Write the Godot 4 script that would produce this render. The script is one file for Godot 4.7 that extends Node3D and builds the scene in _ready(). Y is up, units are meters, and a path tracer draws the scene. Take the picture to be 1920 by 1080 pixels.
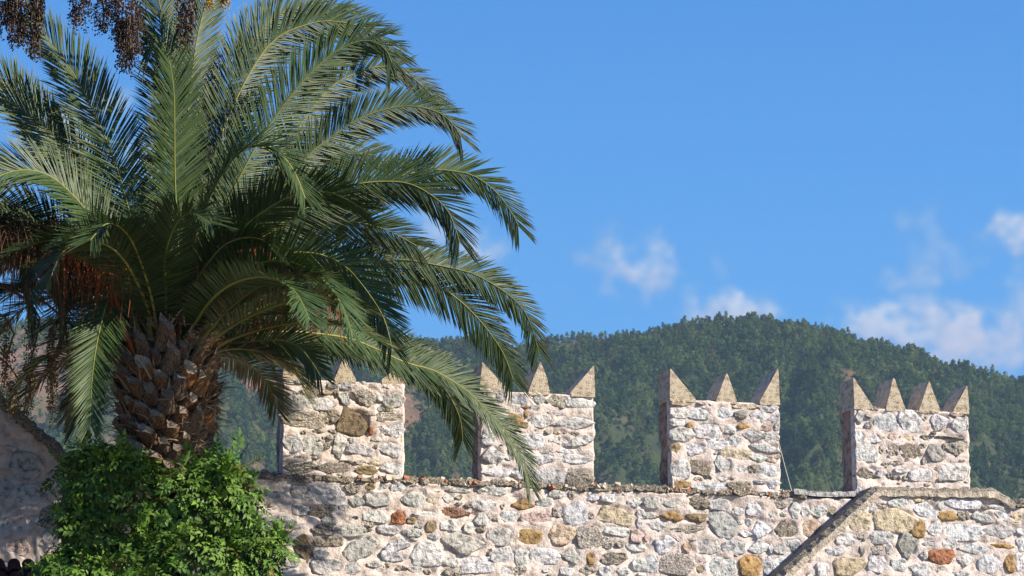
extends Node3D
# A stretch of a rubble castle wall with toothed merlons, a date palm before it, pine hills behind.
# Wall axes: u runs along the wall, y up, w out of its face; TURN turns them into the world's.

const TURN := deg_to_rad(15.0)
const WALL_AT := Vector3(0, 0, -28)

const STONES_A := [
	[-251,637,14,4,2], [-237,638,13,4,2], [-201,636,12,6,2], [-187,636,15,8,2], [-168,639,8,5,2], [-250,626,16,5,2], [-231,625,19,8,5], [-209,628,10,4,4], [-198,627,5,7,5], [-189,621,12,14,0], [-165,623,26,19,3], [-148,624,9,7,0], [-132,623,22,16,2], [-246,615,24,14,2],
	[-214,615,30,12,0], [-205,602,19,13,5], [-148,612,9,6,2], [-138,612,8,4,4], [-231,596,51,17,3], [-177,595,32,30,12], [-159,588,5,8,8], [-158,606,17,3,5], [-136,603,29,10,3], [-144,589,12,10,0], [-130,589,16,15,0], [-243,583,5,3,3], [-233,583,5,4,3], [-218,584,17,4,5],
	[-202,585,11,5,3], [-247,570,22,19,2], [-224,569,24,17,2], [-217,575,6,3,3], [-211,577,7,4,3], [-203,579,9,5,3], [-208,569,8,9,5], [-193,570,15,23,0], [-179,576,8,7,2], [-170,566,26,11,0], [-153,578,9,4,0], [-154,570,5,5,5], [-136,568,29,17,0], [-239,556,7,2,3],
	[-219,556,8,3,3], [-239,545,39,13,3], [-201,545,31,11,5], [-184,553,14,3,3], [-169,552,13,4,3], [-154,552,15,5,4], [-162,544,23,8,6], [-134,547,24,14,0],
]

const STONES_B := [
	[-27,586,15,17,0], [-24,565,25,20,0], [-18,547,31,12,0], [-11,633,12,11,2], [7,628,21,13,2], [31,630,16,14,2], [53,629,25,14,3], [82,628,30,10,0], [15,621,8,4,8], [16,614,5,8,6], [6,615,7,6,2], [3,605,19,12,7], [14,601,9,6,6], [32,606,24,14,0],
	[26,619,10,9,2], [52,615,18,4,2], [73,605,48,13,0], [-12,601,10,11,0], [23,583,28,14,0], [42,595,9,5,3], [69,594,15,3,3], [43,583,8,6,0], [57,584,17,11,0], [82,585,30,13,0], [41,572,16,4,2], [62,573,19,5,0], [36,563,25,11,0], [73,564,46,9,0],
	[46,545,35,14,2], [80,545,30,17,5], [1,586,14,14,0], [6,567,28,15,0], [12,547,25,15,0], [-26,629,14,17,2], [-26,607,12,18,0],
]

const STONES_C := [
	[196,634,24,6,4], [222,634,12,4,9], [236,634,11,4,5], [252,636,15,4,3], [276,633,28,6,4], [195,622,20,11,0], [220,622,24,11,0], [249,623,23,15,0], [270,623,16,9,10], [291,622,19,11,0], [308,632,21,8,0], [312,622,13,10,0], [192,611,16,8,0], [208,608,9,6,7],
	[197,598,25,14,0], [229,603,32,16,0], [255,606,15,9,0], [272,610,14,7,7], [298,609,15,7,9], [313,611,7,8,2], [260,593,16,13,0], [283,599,25,12,0], [308,599,18,9,0], [189,582,12,11,6], [214,581,25,14,0], [239,588,23,10,0], [262,577,32,11,4], [299,586,32,10,0],
	[288,574,21,9,0], [310,575,15,10,9], [193,558,20,19,0], [218,560,25,17,5], [246,564,20,18,0], [268,561,16,9,0], [284,562,13,9,5], [304,559,25,13,0], [216,548,12,5,3], [230,550,7,6,5], [244,549,10,6,0], [255,550,10,5,3], [196,541,25,7,7], [231,539,41,9,0],
	[267,541,26,11,5], [290,547,17,5,2], [308,545,16,9,0],
]

const STONES_D := [
	[413,627,10,16,0], [426,628,10,4,3], [424,617,8,8,3], [433,637,9,4,3], [446,621,29,17,0], [476,624,27,23,0], [494,629,7,6,3], [497,636,18,4,4], [513,623,23,20,0], [535,635,15,5,9], [538,622,18,16,0], [550,624,5,14,0], [412,603,12,13,0], [431,602,15,10,0],
	[442,602,5,5,3], [452,604,12,8,9], [469,605,13,6,4], [480,605,4,5,9], [493,606,9,5,3], [504,610,7,7,5], [533,607,37,2,3], [419,584,26,20,0], [438,590,7,9,3], [453,589,13,15,3], [475,589,22,16,5], [491,596,8,5,3], [505,588,18,18,10], [519,596,6,7,3],
	[538,594,28,16,3], [456,575,18,4,3], [470,579,7,5,3], [492,578,6,9,3], [442,572,8,5,3], [417,561,24,13,5], [439,562,13,8,0], [448,561,5,7,3], [458,558,9,5,3], [464,567,16,6,0], [487,562,29,13,0], [468,558,6,5,3], [508,570,13,5,5], [534,567,36,17,0],
	[510,557,6,4,3], [410,541,13,9,0],
]

const STONES_WALL := [
	[-249,531,25,8,2], [-227,530,18,4,3], [-262,516,23,12,2], [-235,516,23,15,2], [-204,516,34,19,2], [-178,524,15,10,5], [-159,526,9,8,6], [-146,526,10,8,0], [-173,510,17,11,2], [-150,512,25,13,2], [-187,503,11,6,0], [-236,499,21,11,2], [-211,498,27,11,5], [-153,494,26,12,0],
	[-250,485,22,11,2], [-203,488,16,7,2], [-174,492,5,5,3], [-159,485,10,5,3], [-141,480,18,8,0], [-252,473,14,6,8], [-231,458,23,25,12], [-210,479,25,11,5], [-182,478,31,11,2], [-161,479,8,4,3], [-203,465,26,10,5], [-169,459,41,25,2], [-141,452,12,10,0], [-212,452,16,11,2],
	[-178,437,18,11,2], [-153,442,16,6,2], [-204,438,31,14,2], [-246,442,18,8,2], [-249,432,23,8,0], [-128,526,16,11,0], [-113,513,25,18,0], [-110,529,10,3,2], [-60,526,27,6,2], [-23,527,30,9,0], [-89,512,13,9,4], [-72,516,13,10,0], [-60,518,9,6,3], [-60,511,11,4,3],
	[-49,510,10,6,3], [-31,510,24,12,0], [-11,509,6,7,3], [-127,494,14,14,8], [-113,491,9,6,6], [-97,499,27,7,0], [-65,501,36,11,13], [-105,485,9,4,0], [-91,484,11,12,6], [-70,487,19,11,0], [-48,485,11,10,0], [-34,495,14,11,0], [-4,497,20,14,0], [-21,494,9,9,3],
	[-35,483,9,6,5], [-135,480,16,9,0], [-111,478,20,8,0], [-89,474,14,7,0], [-14,476,25,17,2], [-128,464,26,14,0], [-109,471,9,3,2], [-97,455,32,24,1], [-54,467,48,22,2], [-10,455,23,17,0], [2,471,6,10,4], [-133,451,20,11,0], [-70,447,20,10,0], [-40,445,38,16,0],
	[-25,459,6,7,3], [-7,439,18,10,0], [-108,438,13,6,2], [-140,441,6,5,5], [-122,439,13,6,3], [-72,436,11,7,5], [-60,434,9,4,3], [-95,436,9,5,3], [12,513,24,11,7], [37,516,18,8,0], [52,526,17,9,0], [69,524,10,8,3], [92,524,14,8,0], [112,523,17,9,0],
	[127,526,8,5,0], [141,519,15,9,0], [74,504,24,23,1], [119,504,42,20,4], [52,505,14,9,3], [28,497,30,12,9], [148,506,9,9,0], [148,496,8,10,0], [20,476,26,17,7], [57,480,29,19,11], [89,478,28,22,3], [111,473,12,11,3], [121,486,24,11,0], [124,472,8,7,3],
	[144,481,18,12,9], [143,469,21,8,0], [93,490,5,3,3], [91,503,6,7,9], [12,455,18,20,0], [38,456,29,15,0], [67,457,22,16,0], [90,456,9,13,7], [117,456,29,11,5], [146,450,14,13,0], [8,439,16,10,3], [63,440,16,8,1], [88,442,20,11,3], [107,441,14,10,0],
	[127,442,15,8,0], [148,439,9,3,0], [45,436,9,3,3], [163,520,21,13,2], [188,519,21,7,2], [216,521,25,13,5], [242,520,23,11,2], [184,505,23,11,7], [213,504,23,9,6], [159,505,18,7,0], [167,493,22,10,0], [204,491,39,9,3], [245,497,33,26,2], [264,513,14,8,0],
	[283,516,20,14,0], [301,509,8,7,0], [267,501,8,5,0], [276,501,8,8,0], [272,488,14,8,0], [292,493,23,19,1], [155,480,7,10,9], [177,473,23,19,1], [192,479,6,3,3], [202,470,11,12,11], [207,480,12,4,3], [226,473,25,16,2], [257,473,26,14,2], [288,473,27,14,0],
	[158,451,17,18,0], [190,451,40,20,3], [220,456,10,5,9], [217,446,10,11,6], [242,450,32,19,0], [277,452,25,22,7], [298,452,11,19,0], [258,463,10,3,3], [311,522,24,6,3], [332,516,14,16,0], [345,516,10,15,0], [361,515,19,12,0], [376,516,9,10,4], [305,509,9,8,0],
	[317,511,7,5,3], [320,494,27,20,5], [352,495,26,21,11], [312,472,13,10,2], [328,474,18,15,0], [301,472,6,12,0], [313,453,21,18,1], [343,477,9,8,0],
]

const STONES_STAIR := [
	[409,518,12,9,0], [442,524,21,10,1], [397,501,25,17,4], [440,504,47,23,4], [378,480,24,13,0], [397,484,10,9,3], [420,484,28,12,0], [365,467,21,8,0], [415,470,12,8,3], [397,468,7,9,10], [416,454,23,18,0], [381,450,41,18,4], [441,453,18,13,0], [349,446,16,12,1],
	[431,471,9,12,2], [422,520,12,6,3], [467,530,15,7,4], [484,532,17,7,3], [475,516,31,19,1], [448,524,15,10,0], [495,523,8,9,0], [524,526,42,11,1], [503,511,22,9,7], [523,512,13,9,3], [546,511,25,11,0], [550,523,10,4,3], [565,523,18,5,0], [571,513,20,11,0],
	[466,495,16,16,7], [486,495,19,18,1], [520,493,44,16,1], [564,495,38,14,2], [593,496,10,8,0], [452,476,24,29,10], [480,479,17,6,0], [504,479,17,9,0], [532,475,34,12,0], [568,478,27,8,7], [593,481,12,13,0], [472,466,10,11,0], [494,465,28,14,8], [522,461,20,12,0],
	[552,458,26,19,1], [577,459,12,18,7], [591,460,14,18,1], [467,449,23,13,0], [493,450,12,6,3], [517,447,20,6,0], [588,512,12,10,4],
]

const MERLONS := [
	[-258,-121,642,541], [-37,96,638,540], [183,316,637,540], [405,550,639,543],
]

const TEETH := [
	[0,-258,-232,-259,657], [0,-201,-176,-190,668], [0,-147,-122,-123,663], [1,-34,-5,-33,669], [1,20,44,32,672], [1,68,97,97,671], [2,186,215,188,672], [2,240,264,252,670],
	[2,292,318,318,678], [3,407,431,406,672], [3,446,471,457,674], [3,488,513,501,673], [3,531,553,552,669],
]

const FRONDS := [
	[80,1,50,4,619,0,7,691,16,-2,785,37,-9,876,57,-24,915,66,-39,902,70],
	[90,1,55,-12,619,0,-31,711,11,-58,798,21,-82,849,27,-104,886,32,-133,920,37,-151,937,40],
	[80,1,55,-17,618,0,-53,737,11,-84,790,17,-115,817,21,-142,841,24,-172,856,27,-203,850,30],
	[70,1,50,-23,618,0,-45,676,23,-61,709,37,-78,732,47,-100,754,59,-124,770,70,-148,773,79,-173,763,88,-197,738,100],
	[60,1,36,-15,618,0,-20,648,12,-30,674,23,-46,686,32,-62,663,41,-73,621,57,-79,577,73,-81,531,90],
	[80,-1,50,11,620,0,28,752,-11,53,855,-20,96,945,-28,140,976,-32,175,982,-35,210,975,-38,230,957,-40],
	[75,-1,50,16,620,0,41,737,9,71,809,14,91,847,17,121,892,21,152,926,24,176,941,26,193,944,28,208,937,29,215,922,30],
	[80,-1,42,16,620,0,73,753,-25,134,868,-47,169,917,-56,206,941,-63,235,948,-68,259,940,-73,276,928,-76,291,915,-80],
	[80,-1,42,19,620,0,70,726,-6,130,819,-11,160,850,-13,192,874,-14,225,888,-16,251,892,-17,276,887,-18,291,876,-19,300,863,-20],
	[70,-1,47,19,620,0,69,713,6,105,750,8,131,768,10,156,785,11,183,797,13,213,802,14,240,800,16,266,786,17,280,769,19,289,742,20],
	[70,-1,42,19,620,0,100,731,-21,167,783,-34,224,817,-44,272,834,-51,305,836,-56,324,833,-59,347,820,-63,366,799,-67,375,784,-70],
	[50,1,45,16,620,0,15,706,47,22,742,67,31,768,83,46,793,100,60,803,109,76,802,118,90,789,127,99,773,136,107,745,150],
	[60,-1,42,19,620,0,45,676,20,74,698,31,103,712,41,120,716,47,145,712,55,167,698,63,187,670,74,199,646,82,205,618,90],
	[75,-1,45,22,620,0,62,668,-15,112,703,-28,158,722,-40,202,727,-50,232,727,-57,271,721,-65,304,708,-74,328,691,-80,349,671,-87,365,651,-93,377,626,-100],
	[80,-1,38,24,620,0,84,680,-17,157,718,-33,237,736,-50,273,736,-57,305,733,-63,325,730,-67,347,721,-71,366,711,-76,383,697,-80,394,678,-85,402,655,-90],
	[75,1,38,30,621,0,57,634,-7,112,649,-21,180,650,-37,215,642,-45,250,630,-54,280,625,-61,302,616,-67,321,606,-72,343,588,-78,359,575,-83,375,555,-89,387,537,-94,395,515,-100],
	[65,-1,40,30,620,0,63,635,-14,126,653,-38,191,655,-62,233,650,-77,264,641,-89,289,628,-100,310,609,-111,325,585,-121,330,564,-130],
	[60,-1,30,30,618,0,55,627,13,76,629,22,101,630,34,120,624,43,132,609,52,141,592,60],
	[60,-1,28,24,618,0,63,633,-15,126,647,-38,175,649,-56,196,648,-63,220,645,-72,242,638,-80],
	[85,-1,55,3,619,0,8,710,-22,7,856,-57,0,959,-80,-7,1005,-91,-17,1045,-100],
	[85,-1,55,9,620,0,12,734,-9,13,818,-15,22,932,-23,32,985,-27,43,1027,-30],
	[80,-1,50,13,620,0,36,769,-33,64,907,-63,87,965,-75,122,1005,-86,157,1018,-93,188,1013,-100],
	[80,1,50,-23,618,0,-76,749,-24,-120,837,-40,-158,893,-52,-200,914,-60],
	[60,-1,50,-25,618,0,-70,682,-14,-112,719,-24,-153,729,-32,-192,707,-40],
	[70,1,50,-23,618,0,-89,708,10,-137,746,15,-188,747,20],
	[30,1,45,-2,619,0,-10,660,59,-18,691,107,-13,714,145,-2,720,166,12,705,190],
	[30,1,45,-7,619,0,-23,660,54,-45,695,105,-61,709,130,-78,709,147,-94,688,170],
	[40,-1,42,9,620,0,12,664,43,31,699,83,48,711,105,70,708,126,87,683,150],
	[70,-1,45,16,620,0,56,677,-7,98,730,-13,142,758,-19,181,767,-22,221,762,-26,255,748,-30],
	[70,-1,45,16,620,0,63,703,-27,109,778,-51,150,830,-69,186,852,-80,222,857,-90],
	[60,1,45,14,620,0,39,689,32,60,739,55,78,763,69,102,773,80],
	[60,-1,40,24,619,0,68,657,-13,123,684,-26,168,689,-36,203,676,-44,216,655,-50],
	[40,-1,45,14,622,0,36,663,55,64,687,100,94,686,135,119,665,168,133,635,199,138,599,230],
	[40,-1,42,14,625,0,29,655,70,47,667,117,70,664,162,88,644,204,95,608,250],
	[40,-1,45,-7,621,0,-30,661,50,-59,691,97,-90,697,129,-116,680,156,-132,642,190],
	[50,-1,45,16,623,0,44,709,64,88,750,106,129,756,136,160,736,160],
]

const VINE_BLOBS := [
	[7,455,45,49,44,35], [51,460,30,35,35,38], [76,415,30,36,30,40], [18,406,50,73,36,35], [-45,457,35,41,57,35], [-67,488,20,29,29,35],
	[-74,436,30,23,29,30], [-86,397,45,36,18,30], [46,495,30,19,11,30], [-47,492,35,20,19,26], [10,362,40,98,36,40],
]

const FRONDS_LEFT := [
	[40,-1,45,16,658,0,73,726,19,132,748,32,172,746,41,198,733,47,216,706,53,224,673,60],
	[40,-1,45,16,658,0,88,708,32,137,723,51,167,714,62,182,689,72,190,656,83,192,634,90],
	[40,-1,42,16,658,0,78,719,6,133,740,10,169,734,13,204,713,15,223,682,18,231,650,20],
]

const RIDGE := [
	[-464,288], [-385,296], [-306,301], [-258,300], [-210,296], [-162,291], [-127,288], [-83,287], [-45,290], [-25,291], [0,286], [16,288], [32,291], [45,293],
	[76,293], [96,298], [118,301], [140,303], [166,301], [191,296], [216,288], [235,283], [260,275], [286,269], [304,265], [361,246], [454,217],
]

const CLOUDS := [
	[2.81,12.4,1.03,0.62,0.7], [2.08,12.59,0.55,0.41,0.35], [2.21,13.18,0.3,0.41,0.25], [3.41,12.1,0.55,0.3,0.45], [4.76,12.38,0.25,0.3,0.25], [4.98,11.42,0.82,0.44,1.2], [4.13,11.28,0.48,0.27,0.6], [5.82,11.35,0.55,0.3,0.8],
	[9.46,12.55,0.41,0.96,0.4], [9.01,13.39,0.25,0.27,0.3], [9.08,11.97,0.62,0.41,0.45], [10.05,12.41,0.55,0.41,0.3], [11.37,12.94,0.62,0.55,0.8], [8.27,11.03,0.82,0.49,1.1], [9.39,10.67,1.03,0.75,0.9], [10.11,10.82,0.52,0.55,1.1],
	[10.57,10.51,0.82,0.69,0.7], [9.64,11.13,0.34,0.25,0.8], [10.67,10.15,0.69,0.55,0.5], [11.54,11.41,0.41,0.82,0.6], [-0.73,12.89,0.48,0.44,0.8], [-1.72,13.19,0.62,0.58,0.6], [11.27,10.6,0.69,0.82,0.55], [-10.51,15.21,0.96,0.55,0.7],
	[-9.69,15.83,0.82,0.55,0.6], [-8.69,14.7,0.69,0.55,0.5],
]

class Mesher:
	var v := PackedVector3Array()
	var c := PackedColorArray()
	var ix := PackedInt32Array()
	func vert(p: Vector3, col := Color.WHITE) -> int:
		v.append(p)
		c.append(col)
		return v.size() - 1
	func tri(a: int, b: int, d: int) -> void:  # counter-clockwise seen from outside
		ix.append(a)
		ix.append(d)
		ix.append(b)
	func quad(a: int, b: int, d: int, e: int) -> void:
		tri(a, b, d)
		tri(a, d, e)
	func flat_tri(a: Vector3, b: Vector3, d: Vector3, col: Color) -> void:
		tri(vert(a, col), vert(b, col), vert(d, col))
	func flat_quad(a: Vector3, b: Vector3, d: Vector3, e: Vector3, col: Color) -> void:
		quad(vert(a, col), vert(b, col), vert(d, col), vert(e, col))
	func box(lo: Vector3, hi: Vector3, col := Color.WHITE) -> void:
		var p := []
		for i in 8:
			p.append(Vector3(hi.x if i & 1 else lo.x, hi.y if i & 2 else lo.y, hi.z if i & 4 else lo.z))
		for f in [[4, 5, 7, 6], [1, 0, 2, 3], [0, 4, 6, 2], [5, 1, 3, 7], [6, 7, 3, 2], [0, 1, 5, 4]]:
			flat_quad(p[f[0]], p[f[1]], p[f[2]], p[f[3]], col)
	func tube(pts: Array, radii: Array, sides: int, cols: Array, squash := 1.0, side_hint := Vector3.ZERO) -> void:
		var first := v.size()
		var prev := Vector3(0.31, 0.2, 0.93)
		for i in pts.size():
			var t: Vector3 = (pts[mini(i + 1, pts.size() - 1)] - pts[maxi(i - 1, 0)]).normalized()
			var s := (side_hint - t * side_hint.dot(t)) if side_hint != Vector3.ZERO else (prev - t * prev.dot(t))
			if s.length() < 1e-4:
				s = t.cross(Vector3(0.4, 0.5, 0.6))
			s = s.normalized()
			prev = s
			var q := t.cross(s)
			for k in sides:
				var a := TAU * k / sides
				vert(pts[i] + (s * cos(a) + q * sin(a) * squash) * radii[i], cols[i])
		for i in pts.size() - 1:
			for k in sides:
				var a := first + i * sides + k
				var b := first + i * sides + (k + 1) % sides
				quad(a, b, b + sides, a + sides)
		var e0 := vert(pts[0], cols[0])
		var e1 := vert(pts[-1], cols[-1])
		var last := first + (pts.size() - 1) * sides
		for k in sides:
			tri(e0, first + (k + 1) % sides, first + k)
			tri(e1, last + k, last + (k + 1) % sides)
	func done() -> ArrayMesh:
		var n := PackedVector3Array()
		n.resize(v.size())
		for i in range(0, ix.size(), 3):
			var a := v[ix[i]]
			var f := (v[ix[i + 2]] - a).cross(v[ix[i + 1]] - a)
			n[ix[i]] += f
			n[ix[i + 1]] += f
			n[ix[i + 2]] += f
		for i in n.size():
			n[i] = n[i].normalized() if n[i].length_squared() > 1e-20 else Vector3.UP
		var arr := []
		arr.resize(Mesh.ARRAY_MAX)
		arr[Mesh.ARRAY_VERTEX] = v
		arr[Mesh.ARRAY_NORMAL] = n
		arr[Mesh.ARRAY_COLOR] = c
		arr[Mesh.ARRAY_INDEX] = ix
		var m := ArrayMesh.new()
		m.add_surface_from_arrays(Mesh.PRIMITIVE_TRIANGLES, arr)
		return m

var rng := RandomNumberGenerator.new()
var noise := FastNoiseLite.new()
var M := {}


func rr(a: float, b: float) -> float:
	return rng.randf_range(a, b)


func nz(x: float, y: float, z := 0.0) -> float:
	return noise.get_noise_3d(x, y, z)


func obj(called: String, mesh: Mesh, mat: Material, parent: Node = self) -> MeshInstance3D:
	var o := MeshInstance3D.new()
	o.name = called
	o.mesh = mesh
	o.material_override = mat
	parent.add_child(o, true)
	return o


func tag(o: Node, label: String, category: String, kind := "", group := "") -> Node:
	o.set_meta("label", label)
	o.set_meta("category", category)
	if kind:
		o.set_meta("kind", kind)
	if group:
		o.set_meta("group", group)
	return o


func stuff(o: Node) -> Node:
	o.set_meta("kind", "stuff")
	return o


func thing(called: String, u: float, w: float, label: String, category: String, group := "") -> Node3D:
	var o := Node3D.new()
	o.name = called
	add_child(o, true)
	o.rotation.y = TURN
	o.position = WALL_AT + Vector3(cos(TURN), 0, -sin(TURN)) * u + Vector3(sin(TURN), 0, cos(TURN)) * w
	tag(o, label, category, "", group)
	return o


func noise_tex(freq: float, stops: Array, seed_: int, octaves := 5, kind := FastNoiseLite.TYPE_SIMPLEX_SMOOTH, size := 512) -> NoiseTexture2D:
	var f := FastNoiseLite.new()
	f.noise_type = kind
	f.frequency = freq
	f.fractal_octaves = octaves
	f.fractal_gain = 0.6
	f.seed = seed_
	var t := NoiseTexture2D.new()
	t.width = size
	t.height = size
	t.seamless = true
	t.noise = f
	var g := Gradient.new()
	g.offsets = PackedFloat32Array(stops.map(func(s): return s[0]))
	g.colors = PackedColorArray(stops.map(func(s): return s[1]))
	t.color_ramp = g
	return t


func grey(x: float) -> Color:
	return Color(x, x, x)


func bump_tex(freq: float, strength: float, seed_: int, octaves := 5) -> NoiseTexture2D:
	var f := FastNoiseLite.new()
	f.frequency = freq
	f.fractal_octaves = octaves
	f.fractal_gain = 0.65
	f.seed = seed_
	var t := NoiseTexture2D.new()
	t.width = 512
	t.height = 512
	t.seamless = true
	t.noise = f
	t.as_normal_map = true
	t.bump_strength = strength
	return t


func mat(albedo: Color, rough: float, tex: Texture2D = null, bump: Texture2D = null, scale := 1.0, vertex := true, spec := 0.35) -> StandardMaterial3D:
	var m := StandardMaterial3D.new()
	m.albedo_color = albedo.linear_to_srgb()
	m.roughness = rough
	m.metallic_specular = spec
	m.vertex_color_use_as_albedo = vertex
	m.cull_mode = BaseMaterial3D.CULL_DISABLED
	if tex:
		m.albedo_texture = tex
	if bump:
		m.normal_enabled = true
		m.normal_texture = bump
		m.normal_scale = 1.0
	if tex or bump:
		m.uv1_triplanar = true
		m.uv1_world_triplanar = true
		m.uv1_scale = Vector3.ONE * scale
	return m


func materials() -> void:
	var rock_bump := bump_tex(0.02, 14.0, 3)
	var fine_bump := bump_tex(0.05, 10.0, 9)
	M.rock = mat(Color.WHITE, 0.9, noise_tex(0.012, [[0.0, grey(0.42)], [0.3, grey(0.68)], [0.43, grey(0.9)], [0.6, grey(0.99)], [1.0, grey(1.0)]], 5), rock_bump, 1.7)
	M.rough_rock = mat(Color.WHITE, 0.95, noise_tex(0.03, [[0.0, grey(0.35)], [0.4, grey(0.75)], [0.6, grey(1.0)], [1.0, grey(1.0)]], 8), bump_tex(0.035, 26.0, 4), 1.9)
	M.mortar = mat(Color(0.77, 0.685, 0.635), 0.97, noise_tex(0.010, [[0.0, Color(0.66, 0.64, 0.62)], [0.35, Color(0.86, 0.84, 0.82)], [0.55, Color(0.97, 0.96, 0.95)], [1.0, Color(1, 1, 1)]], 12), fine_bump, 1.1)
	M.mortar.normal_scale = 0.5
	M.plaster = mat(Color(0.44, 0.32, 0.245), 0.97, noise_tex(0.014, [[0.0, grey(0.45)], [0.4, grey(0.8)], [0.6, grey(0.95)], [1.0, grey(1.0)]], 17), rock_bump, 1.0)
	M.stucco = mat(Color.WHITE, 0.95, noise_tex(0.012, [[0.0, Color(0.6, 0.55, 0.5)], [0.34, Color(0.8, 0.77, 0.74)], [0.5, Color(0.94, 0.93, 0.91)], [1.0, Color(1, 1, 1)]], 23), fine_bump, 1.9)
	M.coping = mat(Color(0.50, 0.435, 0.345), 0.97, noise_tex(0.035, [[0.0, grey(0.3)], [0.36, grey(0.5)], [0.48, grey(0.88)], [1.0, grey(1.0)]], 31, 4), bump_tex(0.04, 22.0, 6), 2.0)
	M.coping_edge = mat(Color(0.70, 0.615, 0.49), 0.95, noise_tex(0.012, [[0.0, grey(0.6)], [0.5, grey(0.9)], [1.0, grey(1.0)]], 33), fine_bump, 1.3)
	M.tile = mat(Color.WHITE, 0.9, noise_tex(0.02, [[0.0, grey(0.55)], [0.5, grey(0.85)], [1.0, grey(1.0)]], 41), fine_bump, 2.0)
	M.bark = mat(Color.WHITE, 0.92, noise_tex(0.03, [[0.0, grey(0.3)], [0.4, grey(0.6)], [0.55, grey(0.95)], [1.0, grey(1.0)]], 51), bump_tex(0.03, 14.0, 7), 2.4)
	M.boot = M.bark.duplicate()
	M.boot.uv1_world_triplanar = false
	M.boot.uv1_scale = Vector3(7.0, 7.0, 1.3)
	M.palm_leaf = mat(Color.WHITE, 0.47, null, null, 1.0, true, 0.42)
	M.palm_leaf.backlight_enabled = true
	M.palm_leaf.backlight = Color(0.30, 0.36, 0.09)
	M.rachis = mat(Color.WHITE, 0.5)
	M.strand = mat(Color.WHITE, 0.7)
	M.berry = mat(Color.WHITE, 0.45)
	M.leaf = mat(Color.WHITE, 0.5, null, null, 1.0, true, 0.36)
	M.leaf.backlight_enabled = true
	M.leaf.backlight = Color(0.34, 0.42, 0.1)
	M.pine = mat(Color.WHITE, 0.8, null, null, 1.0, true, 0.2)
	M.pine.backlight_enabled = true
	M.pine.backlight = Color(0.15, 0.2, 0.08)
	M.earth = mat(Color.WHITE, 0.97, noise_tex(0.02, [[0.0, grey(0.6)], [1.0, grey(1.0)]], 61), null, 0.02)
	M.wire = mat(Color(0.55, 0.54, 0.5), 0.6, null, null, 1.0, false)


# ---------------------------------------------------------------- masonry
const TINT := [Color(0.65, 0.645, 0.63), Color(0.72, 0.72, 0.715), Color(0.53, 0.52, 0.50), Color(0.62, 0.56, 0.485), Color(0.60, 0.51, 0.36), Color(0.45, 0.40, 0.33), Color(0.34, 0.265, 0.16),
	Color(0.44, 0.29, 0.135), Color(0.42, 0.185, 0.10), Color(0.58, 0.46, 0.41), Color(0.36, 0.35, 0.325), Color(0.58, 0.45, 0.34), Color(0.22, 0.175, 0.115), Color(0.47, 0.265, 0.19)]


func stone_mesh(w: float, h: float, kind: int, id: int) -> ArrayMesh:
	var m := Mesher.new()
	var small := w < 0.13 or h < 0.08
	var sides := 12 if small else 24
	var ex := rr(3.5, 8.0)
	var proud := rr(0.002, 0.013) if not small else rr(0.001, 0.009)
	if kind == 12:
		proud = -0.002
	if kind == 10 or kind == 7 or kind == 8:
		proud += 0.007
	var base: Color = TINT[kind] * rr(0.88, 1.1)
	base = base * Color(rr(0.97, 1.03), 1.0, rr(0.95, 1.05))
	var tilt := Vector2(rr(-0.5, 0.5), rr(-0.5, 0.5)) * 0.03
	var pit := 0.012 if kind == 5 or kind == 3 else 0.006
	var rings := [[1.05, -0.05], [1.02, 0.0], [0.97, 0.6], [0.86, 0.95], [0.6, 1.03], [0.3, 1.0]]
	var corners := []
	var n := rng.randi_range(4, 7)
	for i in n:
		var a := TAU * (i + rr(-0.32, 0.32)) / n
		var r := 1.0 / pow(pow(absf(cos(a)), ex) + pow(absf(sin(a)), ex), 1.0 / ex)
		corners.append(Vector2(cos(a), sin(a)) * r * (rr(1.0, 1.2) if kind != 12 else rr(0.8, 1.3)))
	var chips := []
	for i in 3:
		var a := rr(0, TAU)
		chips.append([Vector2(cos(a), sin(a)), rr(0.15, 0.7), rr(0.3, 1.2)])
	for k in rings.size():
		for j in sides:
			var a := TAU * (j + 0.37 * (k % 2)) / sides
			var d := Vector2(cos(a), sin(a))
			var r := 1.0
			for i in n:
				var c0: Vector2 = corners[i]
				var c1: Vector2 = corners[(i + 1) % n]
				if c0.cross(d) >= 0.0 and d.cross(c1) > 0.0:
					r = c0.cross(c1 - c0) / d.cross(c1 - c0)
			r = clampf(r, 0.65, 1.3)
			r *= 1.0 + 0.10 * nz(d.x * 80.0 + id * 13.7, d.y * 80.0, 3.0) + 0.07 * nz(d.x * 210.0 + id * 7.1, d.y * 210.0, 9.0)
			var unit := d * r * float(rings[k][0])
			var p := Vector2(unit.x * w * 0.5, unit.y * h * 0.5)
			var z: float = rings[k][1] if k == 0 else proud * float(rings[k][1])
			if k > 0:
				for ch in chips:
					z -= maxf(0.0, unit.dot(ch[0]) - float(ch[1])) * proud * float(ch[2])
				z += nz(p.x * 900.0 + id * 31.0, p.y * 900.0, 5.0) * pit * 2.2 + nz(p.x * 320.0 + id * 17.0, p.y * 320.0, 1.0) * 0.014
				z += p.x * tilt.x / maxf(w, 0.1) + p.y * tilt.y / maxf(h, 0.1)
				if k == 1:
					z = minf(z, 0.0) - 0.012
			var stain := 1.0 + 0.22 * nz(p.x * 260.0 + id * 5.0, p.y * 260.0, 12.0)
			m.vert(Vector3(p.x, p.y, z), base * stain)
	var mid := m.vert(Vector3(0, 0, proud * 1.03), base)
	for k in rings.size() - 1:
		for j in sides:
			var a := k * sides + j
			var b := k * sides + (j + 1) % sides
			m.quad(a, b, b + sides, a + sides)
	var last := (rings.size() - 1) * sides
	for j in sides:
		m.tri(last + j, last + (j + 1) % sides, mid)
	return m.done()


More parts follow.
